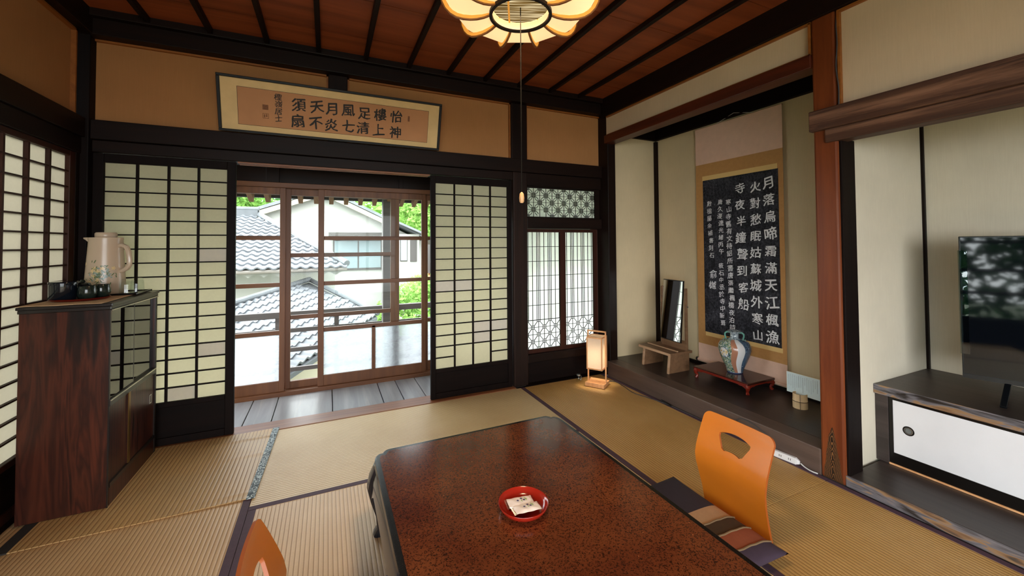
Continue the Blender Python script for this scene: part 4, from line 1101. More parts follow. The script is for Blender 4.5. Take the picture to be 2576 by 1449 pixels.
for z in (0.665, 0.81): MB(O).box(x0+0.01, x1-0.03, y0+0.02, y1-0.02, z, z+0.006).build('glass_shelf', 'tumbler_glass', cb)
MB(O).box(x0+0.009, x0+0.012, y0+0.02, y1-0.02, 0.497, 0.95).build('back_panel', 'black_edge', cb)
for (ya, yb, xo) in ((y0+0.02, 2.82, -0.006), (2.80, y1-0.022, -0.001)):
    d = MB(O).box(x1-0.008+xo, x1-0.001+xo, ya, yb, 0.115, 0.486).build('sliding_door', 'rosewood', cb)
    if xo < -0.002: continue
    MB(O).box(x1-0.0015, x1+0.002, ya, ya+0.022, 0.115, 0.486).build('door_edge', 'brass', cb)
    m = MB(O); yy = 3.075; m.box(x1-0.001, x1+0.002, yy, yy+0.026, 0.325, 0.331); m.box(x1-0.001, x1+0.002, yy, yy+0.026, 0.372, 0.378); m.box(x1-0.001, x1+0.002, yy, yy+0.005, 0.331, 0.372); m.box(x1-0.001, x1+0.002, yy+0.021, yy+0.026, 0.331, 0.372)
    m.build('door_pull', 'silver', cb)

# things on the cabinet
ZT = 0.986
cl_ = MB((-1.13, 2.84, ZT)); vs = []; fs = []; n = 30
def cloth_edge(u, v):
    x = -1.275+(0.290+0.006*math.sin(v*9))*u; y = 2.572+0.55*v+0.004*math.sin(u*7)
    return (x, y, ZT+0.0022+0.0008*math.sin(u*11+v*13))
for i in range(n+1):
    for j in range(n+1): vs.append(cloth_edge(i/n, j/n))
for i in range(n):
    for j in range(n): a = i*(n+1)+j; fs.append((a, a+n+1, a+n+2, a+1))
o = cl_.add(vs, fs).build('table_runner', 'beige_cloth', None, True); so = o.modifiers.new('s', 'SOLIDIFY'); so.thickness = 0.0012; so.offset = -1
tag(o, 'beige cloth runner covering the cabinet top', 'cloth')
ZC = ZT+0.0035
tag(MB((-1.145, 2.785, ZC)).lathe([(0.0, 0.0), (0.098, 0.0), (0.108, 0.006), (0.110, 0.012), (0.106, 0.012), (0.098, 0.006), (0.0, 0.005)], 56, (-1.145, 2.785, ZC), cap=False, sx=1.0).build('tray', 'dark_red_lacquer', None, True, angle=50), 'round dark red tray carrying the tea things on the cabinet', 'tray')
ZR = ZC+0.0055
tc_ = thing('tea_caddy', 'tall glossy blue-black tea canister at the left of the red tray', 'tea canister', (-1.198, 2.756, ZR))
MB().lathe([(0.0, 0.0), (0.049, 0.0), (0.051, 0.003), (0.051, 0.083), (0.0, 0.083)], 40, cap=False).build('body', 'tea_black', tc_, True)
MB().lathe([(0.0515, 0.078), (0.053, 0.080), (0.053, 0.088), (0.051, 0.092), (0.0, 0.094)], 40, cap=False).build('lid', 'tea_black', tc_, True)
tp = thing('teapot', 'dark round teapot tucked behind the canister on the red tray', 'teapot', (-1.165, 2.848, ZR))
MB().lathe([(0.0, 0), (0.026, 0), (0.036, 0.012), (0.042, 0.035), (0.038, 0.058), (0.03, 0.068), (0.0, 0.069)], 32, cap=False).build('body', 'tea_black', tp, True)
MB().lathe([(0.031, 0.068), (0.030, 0.074), (0.012, 0.080), (0.010, 0.088), (0.006, 0.092), (0, 0.093)], 24, cap=False).build('lid', 'tea_green', tp, True)
MB().tube([(-0.036, 0.012, 0.042), (-0.045, 0.016, 0.048), (-0.052, 0.02, 0.056)], [0.010, 0.008, 0.006], 10).build('spout', 'tea_black', tp, True)
def cup(label, x, y):
    o = MB((x, y, ZR)).lathe([(0.0, 0.004), (0.020, 0.004), (0.021, 0.0), (0.024, 0.0), (0.031, 0.008), (0.037, 0.028), (0.0345, 0.052), (0.0315, 0.066), (0.0295, 0.066), (0.0325, 0.05), (0.034, 0.028), (0.028, 0.012), (0.0, 0.009)], 36, (x, y, ZR), cap=False).build('tea_cup', 'tea_green', None, True, angle=50)
    tag(o, label, 'tea cup', 'dark tea cups on the red tray')
cup('dark tea cup in front of the other at the tray edge', -1.108, 2.752)
cup('dark tea cup behind, nearer the thermal jug', -1.082, 2.826)
tr_ = thing('serving_tray', 'flat black tray under the thermal jug and tumblers', 'tray', (-1.11, 3.03, ZT))
m = MB(); m.box(-0.145, 0.135, -0.105, 0.105, 0.0045, 0.0085); m.build('base', 'black_lacquer', tr_, bevel=0.002)
m = MB(); m.box(-0.15, 0.14, -0.11, -0.102, 0.0038, 0.014); m.box(-0.15, 0.14, 0.102, 0.11, 0.0038, 0.014); m.box(-0.15, -0.142, -0.102, 0.102, 0.0038, 0.014); m.box(0.132, 0.14, -0.102, 0.102, 0.0038, 0.014); m.build('rim', 'black_lacquer', tr_, bevel=0.003)
ZK = ZT+0.009
KX, KY = -1.150, 3.045
kt = thing('thermal_jug', 'tall cream thermal jug with painted flowers on the black tray', 'thermal jug', (KX, KY, ZK), math.radians(-20))
KB = [(0.0, 0.0), (0.086, 0.0), (0.088, 0.006), (0.0855, 0.05), (0.080, 0.15), (0.0735, 0.26), (0.0715, 0.298), (0.0715, 0.302)]
MB().lathe(KB, 48, cap=False).build('body', 'kettle_plastic', kt, True, angle=45)
m = MB(); m.lathe([(0.0725, 0.302), (0.073, 0.308), (0.072, 0.316), (0.05, 0.317), (0.0, 0.317)], 48, cap=False)
m.build('collar', 'kettle_plastic', kt, True, angle=45)
MB().lathe([(0.045, 0.317), (0.047, 0.322), (0.047, 0.338), (0.042, 0.345), (0.0, 0.346)], 40, cap=False).build('lid', 'kettle_plastic', kt, True, angle=45)
m = MB(); vs = []; fs = []
sp = [(-0.058, 0.25, 0.006), (-0.072, 0.274, 0.014), (-0.083, 0.292, 0.017), (-0.098, 0.303, 0.014), (-0.112, 0.3085, 0.010)]
for x, z, w in sp: vs += [(x, -w, z), (x, w, z), (x, w*1.05, 0.317), (x, -w*1.05, 0.317)]
for i in range(len(sp)-1):
    for k in range(4): l = (k+1) % 4; fs.append((4*i+k, 4*i+l, 4*i+4+l, 4*i+4+k))
fs += [(0, 1, 2, 3), (16, 17, 18, 19)]
m.add(vs, fs).build('spout', 'kettle_plastic', kt, True, bevel=0.002, angle=40)
hp = [(0.060, 0.268), (0.088, 0.272), (0.108, 0.262), (0.120, 0.235), (0.126, 0.190), (0.126, 0.160), (0.112, 0.140), (0.092, 0.128), (0.070, 0.122)]
m = MB(); vs = []; fs = []; n = 10
for i, (x, z) in enumerate(hp):
    a = hp[max(0, i-1)]; b_ = hp[min(len(hp)-1, i+1)]; d = Vector((b_[0]-a[0], 0, b_[1]-a[1])).normalized(); nn = Vector((-d.z, 0, d.x))
    for k in range(n):
        t = 2*PI*k/n; vs.append(Vector((x, 0, z))+nn*0.0125*math.cos(t)+Vector((0, 0.0125*math.sin(t), 0)))
for i in range(len(hp)-1):
    for k in range(n): l = (k+1) % n; fs.append((i*n+k, i*n+l, (i+1)*n+l, (i+1)*n+k))
m.add(vs, fs).build('handle', 'kettle_plastic', kt, True)
# painted flowers wrapped on the body
fr = random.Random(5)
def on_body(ang, z, off=0.0007):
    for (ra, za), (rb, zb) in zip(KB[2:], KB[3:]):
        if za <= z <= zb: r = ra+(rb-ra)*(z-za)/(zb-za)+off; return Vector((r*math.cos(ang), r*math.sin(ang), z))
    return Vector((0.08*math.cos(ang), 0.08*math.sin(ang), z))
def petal(m, ang, z, a, l, w):
    ca, sa = math.cos(a), math.sin(a); pts = []
    for k in range(8):
        t = 2*PI*k/8; u, v = l*math.cos(t), w*math.sin(t); pts.append(on_body(ang+(u*ca-v*sa)/0.078, z+u*sa+v*ca))
    m.add(pts, [list(range(8))])
plain('print_green', '#5a6e48', 0.3); plain('print_teal', '#869a92', 0.3); plain('print_yellow', '#d9c08a', 0.3)
AC = math.radians(-90+22)
g1, g2, g3 = MB(), MB(), MB()
for k in range(60):
    a = AC+fr.gauss(0, 0.34); z = 0.115+fr.gauss(0, 0.026); petal(g1, a, z, fr.uniform(0, 3), fr.uniform(.005, .011), fr.uniform(.0015, .003))
for k in range(36): petal(g2, AC+fr.gauss(0.1, 0.28), 0.112+fr.gauss(0, 0.018), fr.uniform(0, 3), fr.uniform(.004, .008), fr.uniform(.003, .005))
for k in range(10):
    a = AC+fr.gauss(0, 0.45); z = 0.125+fr.gauss(0, 0.028)
    for q in range(5): petal(g3, a+0.07*math.cos(q*1.256), z+0.006*math.sin(q*1.256), q*1.256, .0055, .003)
g3.build('painted_flower', 'print_yellow', kt); g2.build('painted_bloom', 'print_teal', kt); g1.build('painted_leaf', 'print_green', kt)
def tumbler(label, x, y):
    o = MB((x, y, ZK)).lathe([(0.0325, 0.0), (0.0335, 0.001), (0.030, 0.060), (0.027, 0.074), (0.022, 0.080), (0.0, 0.081), ], 12, (x, y, ZK), cap=False)
    o.lathe([(0.0318, 0.0), (0.0285, 0.058), (0.025, 0.066), (0.0, 0.068)], 12, (x, y, ZK), cap=False)
    tag(o.build('tumbler', 'tumbler_glass', None, True, angle=20), label, 'glass', 'upturned tumblers beside the jug')
tumbler('upturned glass tumbler touching the thermal jug', -1.036, 2.985)
tumbler('upturned glass tumbler at the outer end of the black tray', -1.012, 3.052)

# ================================================================== FLOOR LANTERN AND SMALL JAR
ln = thing('floor_lantern', 'small lit paper lantern in a pale wooden handle frame in the corner', 'floor lamp', (2.185, 2.955, 0.0015), math.radians(-55.8))
MB().box(-0.086, 0.086, -0.075, 0.075, 0.0, 0.03).build('base', 'lantern_wood', ln, bevel=0.002)
m = MB(); m.box(-0.086, 0.086, -0.075, -0.070, 0.03, 0.034); m.box(-0.086, 0.086, 0.070, 0.075, 0.03, 0.034); m.build('base_rim', 'lantern_wood', ln)
for x in (-0.081, 0.081): MB().box(x-0.005, x+0.005, -0.008, 0.008, 0.03, 0.482).build('upright', 'lantern_wood', ln, bevel=0.001)
MB().box(-0.086, 0.086, -0.008, 0.008, 0.470, 0.482).build('handle_bar', 'lantern_wood', ln, bevel=0.001)
m = MB(); a = 0.0745; c = 0.0665; w = 0.0045
for sx in (-1, 1):
    for sy in (-1, 1): m.box(sx*c-w, sx*c+w, sy*c-w, sy*c+w, 0.15, 0.432)
for z in (0.15, 0.423):
    for s_ in (-1, 1):
        m.box(-c, c, s_*c-w, s_*c+w, z, z+0.010); m.box(s_*c-w, s_*c+w, -c, c, z, z+0.010)
m.build('shade_frame', 'lantern_wood', ln)
m = MB()
for s_ in (-1, 1): m.box(-c, c, s_*(c-0.001)-0.0004, s_*(c-0.001)+0.0004, 0.155, 0.43); m.box(s_*(c-0.001)-0.0004, s_*(c-0.001)+0.0004, -c, c, 0.155, 0.43)
m.box(-c, c, -c, c, 0.4285, 0.4292); m.build('paper_shade', 'lantern_paper', ln)
m = MB(); m.lathe([(0.0, 0.24), (0.012, 0.242), (0.022, 0.262), (0.026, 0.285), (0.018, 0.305), (0, 0.312)], 20, cap=False); m.build('bulb', 'bulb', ln, True)
MB().box(-0.066, 0.066, -0.012, 0.012, 0.152, 0.16).build('socket_bar', 'lantern_wood', ln)
L = bpy.data.lights.new('lantern_bulb', 'POINT'); L.energy = 4.5; L.color = (1.0, 0.84, 0.62); L.shadow_soft_size = 0.028
lo = bpy.data.objects.new('lantern_bulb', L); lo.location = (2.185, 2.955, 0.265); COL.objects.link(lo)
jr = thing('small_jar', 'tiny metal-and-glass jar on the mat under the lattice window', 'jar', (2.085, 3.10, 0.0015))
MB().lathe([(0, 0), (0.022, 0), (0.023, 0.006), (0.021, 0.03), (0.015, 0.048), (0.015, 0.056)], 20, cap=False).build('body', 'tumbler_glass', jr, True)
MB().lathe([(0.017, 0.054), (0.017, 0.066), (0, 0.067)], 20, cap=False).build('cap', 'jar_metal', jr, True)
MB().tube([(0.016, 0, 0.058), (0.03, 0.0, 0.045), (0.027, 0.0, 0.02), (0.0225, 0, 0.01)], 0.0022, 6).build('wire_clip', 'jar_metal', jr, True)

# ================================================================== DRESSING MIRROR ON ITS STAND
mi = thing('dressing_mirror', 'tall tilting mirror on a wooden bench stand in the alcove', 'mirror', (2.78, 2.74, 0.1405))
O = (2.78, 2.74, 0.1405); zb = 0.1405
MB(O).box(2.645, 2.905, 2.552, 2.930, 0.296, 0.318).build('bench_top', 'mirror_wood', mi, bevel=0.002)
MB(O).box(2.642, 2.648, 2.552, 2.930, 0.297, 0.318).build('front_edge', 'mirror_light_wood', mi)
MB(O).box(2.745, 2.757, 2.570, 2.925, 0.318, 0.325).build('ledge_strip', 'mirror_light_wood', mi)
for y in (2.585, 2.885):
    m = MB(O); m.hexa([(2.650, y-0.008, zb), (2.895, y-0.008, zb), (2.895, y+0.008, zb), (2.650, y+0.008, zb), (2.668, y-0.008, 0.296), (2.895, y-0.008, 0.296), (2.895, y+0.008, 0.296), (2.668, y+0.008, 0.296)])
    lg = m.build('leg', 'mirror_wood', mi)
    m = MB(O); m.hexa([(2.646, y-0.009, zb), (2.656, y-0.009, zb), (2.656, y+0.009, zb), (2.646, y+0.009, zb), (2.664, y-0.009, 0.296), (2.674, y-0.009, 0.296), (2.674, y+0.009, 0.296), (2.664, y+0.009, 0.296)])
    m.build('leg_edge', 'mirror_light_wood', mi)
for y in (2.567, 2.838): MB(O).box(2.842, 2.865, y-0.009, y+0.009, 0.318, 0.86).build('post', 'mirror_wood', mi, bevel=0.002)
MB(O).box(2.845, 2.860, 2.576, 2.829, 0.318, 0.398).build('cross_board', 'mirror_wood', mi)
for y, s_ in ((2.567, -1), (2.838, 1)): MB(O).tube([(2.853, y+s_*0.009, 0.70), (2.853, y+s_*0.022, 0.70)], 0.006, 12).build('pivot_knob', 'silver', mi, True)
def tilt(x, z): return (2.838+(z-0.65)*0.085+x, z)
m = MB(O); pa = []
for (x, z) in ((-0.012, 0.385), (0.004, 0.385), (0.004, 0.925), (-0.012, 0.925)): pa.append(tilt(x, z))
m.hexa([(pa[0][0]-0.0, 2.579, pa[0][1]), (pa[1][0], 2.579, pa[1][1]), (pa[1][0], 2.827, pa[1][1]), (pa[0][0], 2.827, pa[0][1]), (pa[3][0], 2.579, pa[3][1]), (pa[2][0], 2.579, pa[2][1]), (pa[2][0], 2.827, pa[2][1]), (pa[3][0], 2.827, pa[3][1])])
m.v = [Vector((v.x+(v.y-2.703)*0.09, v.y, v.z)) for v in m.v]; m.build('mirror_back', 'black_frame', mi)
m = MB(O); q = [tilt(-0.0135, 0.392), tilt(-0.0135, 0.919)]
m.add([(q[0][0], 2.583, q[0][1]), (q[0][0], 2.823, q[0][1]), (q[1][0], 2.823, q[1][1]), (q[1][0], 2.583, q[1][1])], [(0, 1, 2, 3)]); m.v = [Vector((v.x+(v.y-2.703)*0.09, v.y, v.z)) for v in m.v]; m.build('mirror_glass', 'mirror_glass', mi)

# ================================================================== DISPLAY STAND AND VASE
ds = thing('display_stand', 'low red-black lacquered stand with carved legs in the alcove', 'display stand', (2.94, 2.20, 0.1405))
O = (2.94, 2.20, 0.1405); X0, X1, Y0, Y1, ZTp = 2.785, 3.095, 1.957, 2.44, 0.23
MB(O).box(X0, X1, Y0, Y1, 0.214, ZTp).build('top', 'stand_top', ds, bevel=0.004)
m = MB(O); m.box(X0-0.001, X0+0.003, Y0+0.005, Y1-0.005, 0.215, 0.222); m.build('edge_line', 'stand_red', ds)
def bracket(horiz, a0, a1, fixed, th):
    # apron with ogee brackets toward the corners
    n = 40; vs = []; fs = []; m = MB(O)
    for i in range(n+1):
        t = i/n; p = a0+(a1-a0)*t; e = min(t, 1-t)*(a1-a0)
        d = 0.012+0.026*math.exp(-(e/0.035)**2)+0.006*math.exp(-((e-0.065)/0.012)**2)
        for (f_, z) in ((fixed-th, 0.2145), (fixed+th, 0.2145), (fixed+th, 0.2145-d), (fixed-th, 0.2145-d)):
            vs.append((f_, p, z) if horiz else (p, f_, z))
    for i in range(n):
        for k in range(4): l = (k+1) % 4; fs.append((4*i+k, 4*i+l, 4*i+4+l, 4*i+4+k))
    m.add(vs, fs).build('apron', 'stand_red', ds, True, angle=40)
bracket(True, Y0+0.006, Y1-0.006, X0+0.012, 0.006); bracket(True, Y0+0.006, Y1-0.006, X1-0.012, 0.006)
bracket(False, X0+0.006, X1-0.006, Y0+0.012, 0.006); bracket(False, X0+0.006, X1-0.006, Y1-0.012, 0.006)
for sx, x in ((-1, X0+0.018), (1, X1-0.018)):
    for sy, y in ((-1, Y0+0.018), (1, Y1-0.018)):
        m = MB(O); P = [(x, y, 0.2135), (x+sx*0.006, y+sy*0.006, 0.195), (x+sx*0.004, y+sy*0.004, 0.178), (x-sx*0.004, y-sy*0.004, 0.164), (x-sx*0.002, y-sy*0.002, 0.152), (x+sx*0.004, y+sy*0.004, 0.1415)]
        m.tube(P, [0.016, 0.017, 0.013, 0.010, 0.012, 0.013], 12); m.build('leg', 'stand_red', ds, True)

VX, VY = 2.955, 2.185
vz = thing('vase', 'two-handled porcelain vase with painted bands on the lacquered stand', 'vase', (VX, VY, 0.2305), math.atan2(-VY, -VX))
def vase_mat():
    m, n, o = newmat('vase_paint'); b = principled(n, o, None, 0.16, 0, 0.5)
    t = n.nodes.new('ShaderNodeTexCoord'); s = n.nodes.new('ShaderNodeSeparateXYZ'); n.links.new(t.outputs['Object'], s.inputs[0])
    a = math_(n, 'ARCTAN2', s.outputs['Y'], s.outputs['X'])
    wv = math_(n, 'MULTIPLY', math_(n, 'SINE', math_(n, 'MULTIPLY', s.outputs['Z'], 22.0)), 0.16)
    sl = math_(n, 'MULTIPLY', math_(n, 'SUBTRACT', s.outputs['Z'], 0.14), 1.9)
    a2 = math_(n, 'ADD', math_(n, 'ADD', a, wv), math_(n, 'MULTIPLY', sl, 1.0))
    f = math_(n, 'ADD', math_(n, 'DIVIDE', a2, -2*PI), 0.5)
    v = n.nodes.new('ShaderNodeTexVoronoi'); v.inputs['Scale'].default_value = 150; n.links.new(t.outputs['Object'], v.inputs['Vector'])
    sp = n.nodes.new('ShaderNodeSeparateColor'); n.links.new(v.outputs['Color'], sp.inputs[0])
    pat = ramp(n, sp.outputs[0], [(0.0, rgb('#24364a')), (0.2, rgb('#46675c')), (0.45, rgb('#78907a')), (0.65, rgb('#a8a47a')), (0.82, rgb('#5c7f92')), (0.93, rgb('#cfd3cc'))])
    v2 = n.nodes.new('ShaderNodeTexVoronoi'); v2.inputs['Scale'].default_value = 46; n.links.new(t.outputs['Object'], v2.inputs['Vector'])
    blue = ramp(n, math_(n, 'SINE', math_(n, 'MULTIPLY', v2.outputs['Distance'], 34.0)), [(0.3, rgb('#1f3148')), (0.75, rgb('#3f5f86')), (0.95, rgb('#8fb0c8'))])
    white = rgb('#d2d3d4')
    def band(lo, hi):
        return math_(n, 'MULTIPLY', math_(n, 'GREATER_THAN', f, lo), math_(n, 'LESS_THAN', f, hi))
    # the angle grows toward the viewer's left
    c = mixc(n, band(0.535, 0.715), white, pat)
    c = mixc(n, band(0.475, 0.535), c, rgb('#a5745c'))
    c = mixc(n, band(0.27, 0.40), c, blue)
    c = mixc(n, math_(n, 'GREATER_THAN', s.outputs['Z'], 0.262), c, mixc(n, sp.outputs[1], rgb('#2d4458'), rgb('#b9c4c8')))
    c = mixc(n, math_(n, 'LESS_THAN', s.outputs['Z'], 0.008), c, rgb('#5b6f96'))
    n.links.new(c, b.inputs['Base Color']); MAT['vase_paint'] = m
vase_mat()
VP = [(0.0, 0.0), (0.052, 0.0), (0.056, 0.004), (0.057, 0.012), (0.066, 0.04), (0.086, 0.085), (0.106, 0.135), (0.117, 0.18), (0.115, 0.212), (0.100, 0.240), (0.072, 0.256), (0.040, 0.264), (0.031, 0.272), (0.029, 0.295), (0.032, 0.308), (0.047, 0.320), (0.050, 0.325), (0.046, 0.326), (0.028, 0.314), (0.022, 0.28)]
MB().lathe(VP, 64, cap=False).build('body', 'vase_paint', vz, True, angle=60)
MB().lathe([(0.032, 0.309), (0.048, 0.320), (0.0512, 0.3255), (0.046, 0.3268), (0.0275, 0.3145)], 48, cap=False).build('lip', 'aqua_grey', vz, True) if False else None
for s_ in (-1, 1):
    m = MB(); m.tube([(0, s_*0.034, 0.312), (0, s_*0.052, 0.314), (0, s_*0.066, 0.302), (0, s_*0.066, 0.282), (0, s_*0.060, 0.264), (0, s_*0.064, 0.252), (0, s_*0.074, 0.252), (0, s_*0.076, 0.262)], [0.006, 0.007, 0.0065, 0.006, 0.006, 0.0065, 0.006, 0.004], 10); m.build('handle', 'aqua', vz, True)
def vprof(z):
    for (ra, za), (rb, zb_) in zip(VP[2:], VP[3:]):
        if za <= z <= zb_: return ra+(rb-ra)*(z-za)/(zb_-za)
    return 0.1
def vpatch(ac, zc, ra, rz, mat, name, off):
    m = MB(); vs = []; fs = []; R, n = 5, 28
    for i in range(R+1):
        for k in range(n):
            t = 2*PI*k/n; a = ac+ra*i/R*math.cos(t); z = zc+rz*i/R*math.sin(t); r = vprof(z)+off; vs.append((r*math.cos(a), r*math.sin(a), z))
    for i in range(R):
        for k in range(n): l = (k+1) % n; fs.append((i*n+k, i*n+l, (i+1)*n+l, (i+1)*n+k))
    m.add(vs, fs).build(name, mat, vz, True)
def roundel():
    m, n, o = newmat('roundel_paint'); b = principled(n, o, None, 0.2)
    f = noise(n, coords(n, (30, 30, 45)), 1.0, 3, 0.6, 1.0)
    n.links.new(ramp(n, f, [(0.32, rgb('#4a5a48')), (0.42, rgb('#7a8fa8')), (0.5, rgb('#d8dadd')), (0.6, rgb('#c9b27a')), (0.68, rgb('#8a6a50')), (0.75, rgb('#3f6f7a'))]), b.inputs['Base Color']); MAT['roundel_paint'] = m
roundel()
vpatch(math.radians(-42), 0.165, 0.36, 0.043, 'black_edge', 'roundel_border', 0.0006)
vpatch(math.radians(-42), 0.165, 0.335, 0.040, 'roundel_paint', 'painted_roundel', 0.0012)

# ---- bamboo holder with a card
bh = thing('bamboo_holder', 'short bamboo cylinder tied with cord holding a card', 'card holder', (2.913, 1.677, 0.1405))
MB().lathe([(0, 0), (0.043, 0), (0.043, 0.044), (0.0445, 0.047), (0.043, 0.05), (0.0415, 0.096), (0.036, 0.096), (0.036, 0.06), (0, 0.058)], 36, cap=False).build('tube', 'bamboo', bh, True, angle=40)
MB().lathe([(0.0445, 0.0455), (0.0462, 0.0475), (0.0445, 0.0495)], 36, cap=False).build('node_ring', 'olive_patch', bh, True)
ag = math.atan2(-1.677, -2.913)
c_, s_ = math.cos(ag), math.sin(ag)
MB().bar((0.0445*c_, 0.0445*s_, 0.0), (0.0435*c_, 0.0435*s_, 0.097), 0.0022, 0.005, (c_, s_, 0)).build('cord', 'rope_black', bh)
cd = thing('note_card', 'pale blue printed card standing in the bamboo holder', 'card', (2.927, 1.665, 0.222))
O = (2.927, 1.665, 0.222)
plain('card_paper', '#cfe0e4', 0.6); plain('card_back', '#e8e2cc', 0.7); plain('card_ink', '#8796a0', 0.8)
MB(O).box(2.926, 2.928, 1.560, 1.769, 0.2205, 0.3575).build('sheet', 'card_paper', cd)
MB(O).box(2.9285, 2.930, 1.5585, 1.772, 0.2195, 0.359).build('backing', 'card_back', cd)
rc = random.Random(9); m = MB(O)
for i in range(15):
    y = 1.755-i*0.0128; z = 0.348-rc.uniform(0, 0.012)
    zend = z-rc.uniform(0.05, 0.105)
    big = i in (5, 7, 14)
    while z > zend:
        h = rc.uniform(0.0022, 0.0036)*(1.3 if big else 1); w = 0.0022*(1.5 if big else 1)
        m.box(2.9254, 2.926, y-w/2*rc.uniform(.6, 1), y+w/2, z-h, z); z -= h+rc.uniform(0.0012, 0.003)
m.build('fine_print', 'card_ink', cd)

# ================================================================== CABLES AND POWER STRIP
def cable(name, label, pts, r, mat, cat='cable'):
    P = [Vector(p) for p in pts]; out = []
    for i in range(len(P)-1):
        a, b, c, d = P[max(i-1, 0)], P[i], P[i+1], P[min(i+2, len(P)-1)]
        for k in range(6):
            t = k/6; out.append(0.5*((2*b)+(c-a)*t+(2*a-5*b+4*c-d)*t*t+(3*b-a-3*c+d)*t**3))
    out.append(P[-1])
    return tag(MB(P[0]).tube(out, r, 8).build(name, mat, None, True), label, cat)
cable('lantern_cord', 'dark cord running from the lantern along the alcove sill', [(2.285, 2.99, 0.006), (2.375, 2.95, 0.006), (2.36, 2.80, 0.006), (2.335, 2.66, 0.006), (2.372, 2.51, 0.006), (2.397, 2.40, 0.006), (2.410, 2.25, 0.006), (2.414, 2.02, 0.006), (2.414, 1.80, 0.006), (2.405, 1.545, 0.008)], 0.0032, 'grey_cord')
m = MB((2.395, 2.36, 0))
for k in range(4):
    a = [(2.397+0.006*math.cos(t*1.05+k)+0.002*k, 2.365+0.05*math.cos(t*0.785+k*0.3), 0.010+0.008*math.sin(t*0.785+k)+0.002*k) for t in range(9)]
    m.tube(a, 0.003, 6)
tag(m.build('cord_bundle', 'black_plastic', None, True), 'bundled loop of black cord at the foot of the alcove sill', 'cable')
cable('looped_cord', 'thin dark cord arching over the alcove sill behind the orange chair', [(2.414, 1.83, 0.02), (2.419, 1.80, 0.08), (2.419, 1.76, 0.126), (2.419, 1.68, 0.128), (2.419, 1.60, 0.10), (2.419, 1.568, 0.05), (2.412, 1.555, 0.012)], 0.0028, 'grey_cord')
ps = thing('power_strip', 'white two-socket power strip on the floor against the alcove sill', 'power strip', (2.412, 1.468, 0.0018), math.radians(-82))
MB().box(-0.066, 0.050, -0.011, 0.011, 0.0, 0.036).build('body', 'white_plastic', ps, bevel=0.003)
MB().hexa([(0.050, -0.010, 0.002), (0.066, -0.005, 0.008), (0.066, 0.005, 0.008), (0.050, 0.010, 0.002), (0.050, -0.010, 0.034), (0.066, -0.005, 0.024), (0.066, 0.005, 0.024), (0.050, 0.010, 0.034)]).build('cord_end', 'white_plastic', ps, bevel=0.002)
for x in (-0.03, 0.018):
    m = MB()
    for dx in (-0.005, 0.005): m.box(x-0.010, x+0.010, -0.0118, -0.011, 0.018+dx-0.0015, 0.018+dx+0.0015) if False else m.box(x+dx-0.0012, x+dx+0.0012, -0.0118, -0.011, 0.013, 0.024)
    m.build('socket', 'black_plastic', ps)
MB().box(-0.088, -0.066, -0.009, 0.009, 0.006, 0.028).build('plug', 'black_plastic', ps, bevel=0.002)
cable('white_cord', 'white cord trailing from the power strip to the pillar foot', [(2.421, 1.398, 0.016), (2.418, 1.375, 0.008), (2.412, 1.34, 0.006), (2.417, 1.31, 0.006)], 0.0035, 'pale_cord')
cable('wall_wire', 'thin grey wire clipped down the side of the reddish pillar', [(2.4405, 1.172, 2.60), (2.438, 1.168, 2.50), (2.430, 1.178, 2.42), (2.426, 1.174, 2.30), (2.424, 1.180, 2.18), (2.425, 1.171, 2.07), (2.424, 1.172, 1.98)], 0.003, 'grey_cord')

# ================================================================== TELEVISION RECESS CUPBOARD AND TELEVISION
cu = thing('alcove_cupboard', 'low cupboard with white sliding door and charred-edge top under the television', 'cupboard', (2.78, 0.5, 0.0575))
O = (2.78, 0.5, 0.0575)
MB(O).box(2.765, 3.40, -1.24, 1.204, 0.424, 0.472).build('top_board', 'step_board_wood', cu, bevel=0.003)
MB(O).box(2.758, 2.7655, -1.24, 1.204, 0.423, 0.473).build('top_edge', 'charred_edge', cu, bevel=0.002)
MB(O).box(2.772, 2.80, 1.148, 1.204, 0.058, 0.424).build('side_post', 'step_board_wood', cu, bevel=0.002)
m = MB(O); m.box(2.778, 2.81, -1.24, 1.148, 0.405, 0.424); m.box(2.778, 2.81, -1.24, 1.148, 0.066, 0.124); m.box(2.778, 2.81, 1.130, 1.148, 0.124, 0.405); m.box(2.83, 2.86, -1.24, 1.2, 0.06, 0.424); m.build('door_frame', 'black_frame', cu)
MB(O).box(2.772, 2.785, -1.24, 1.148, 0.058, 0.066).build('bottom_bead', 'lantern_wood', cu)
for k, (ya, yb, xo) in enumerate(((0.34, 1.131, 0.0), (-0.46, 0.36, 0.010), (-1.23, -0.44, 0.0))):
    MB(O).box(2.781+xo, 2.789+xo, ya, yb, 0.124, 0.405).build('sliding_door', 'white_door_paper', cu)
    if xo == 0.0:
        yc, zc = (1.068, 0.262) if k == 0 else (-0.5, 0.262)
        for nm, ra, rb, dx, mt in (('door_pull', 0.024, 0.0, 0.0005, 'black_frame'), ('pull_ring', 0.0185, 0.013, 0.002, 'silver'), ('pull_centre', 0.0125, 0.0, 0.0012, 'jar_metal')):
            m = MB(O); n = 28; vs = []; fs = []
            for i in range(n):
                t = 2*PI*i/n
                vs += [(2.781-dx, yc+ra*math.cos(t), zc+ra*math.sin(t)), (2.781-dx, yc+rb*math.cos(t), zc+rb*math.sin(t)), (2.7812, yc+ra*math.cos(t), zc+ra*math.sin(t))]
            for i in range(n): j = (i+1) % n; fs += [(3*i, 3*j, 3*j+1, 3*i+1), (3*i, 3*i+2, 3*j+2, 3*j)]
            m.add(vs, fs).build(nm, mt, cu)
tv = thing('television', 'large flat black television mirroring the garden window', 'television', (3.0, 0.93, 0.472), math.radians(-74.9))
MB().box(0, 1.23, 0.004, 0.035, 0.083, 0.813).build('casing', 'tv_bezel', tv, bevel=0.003)
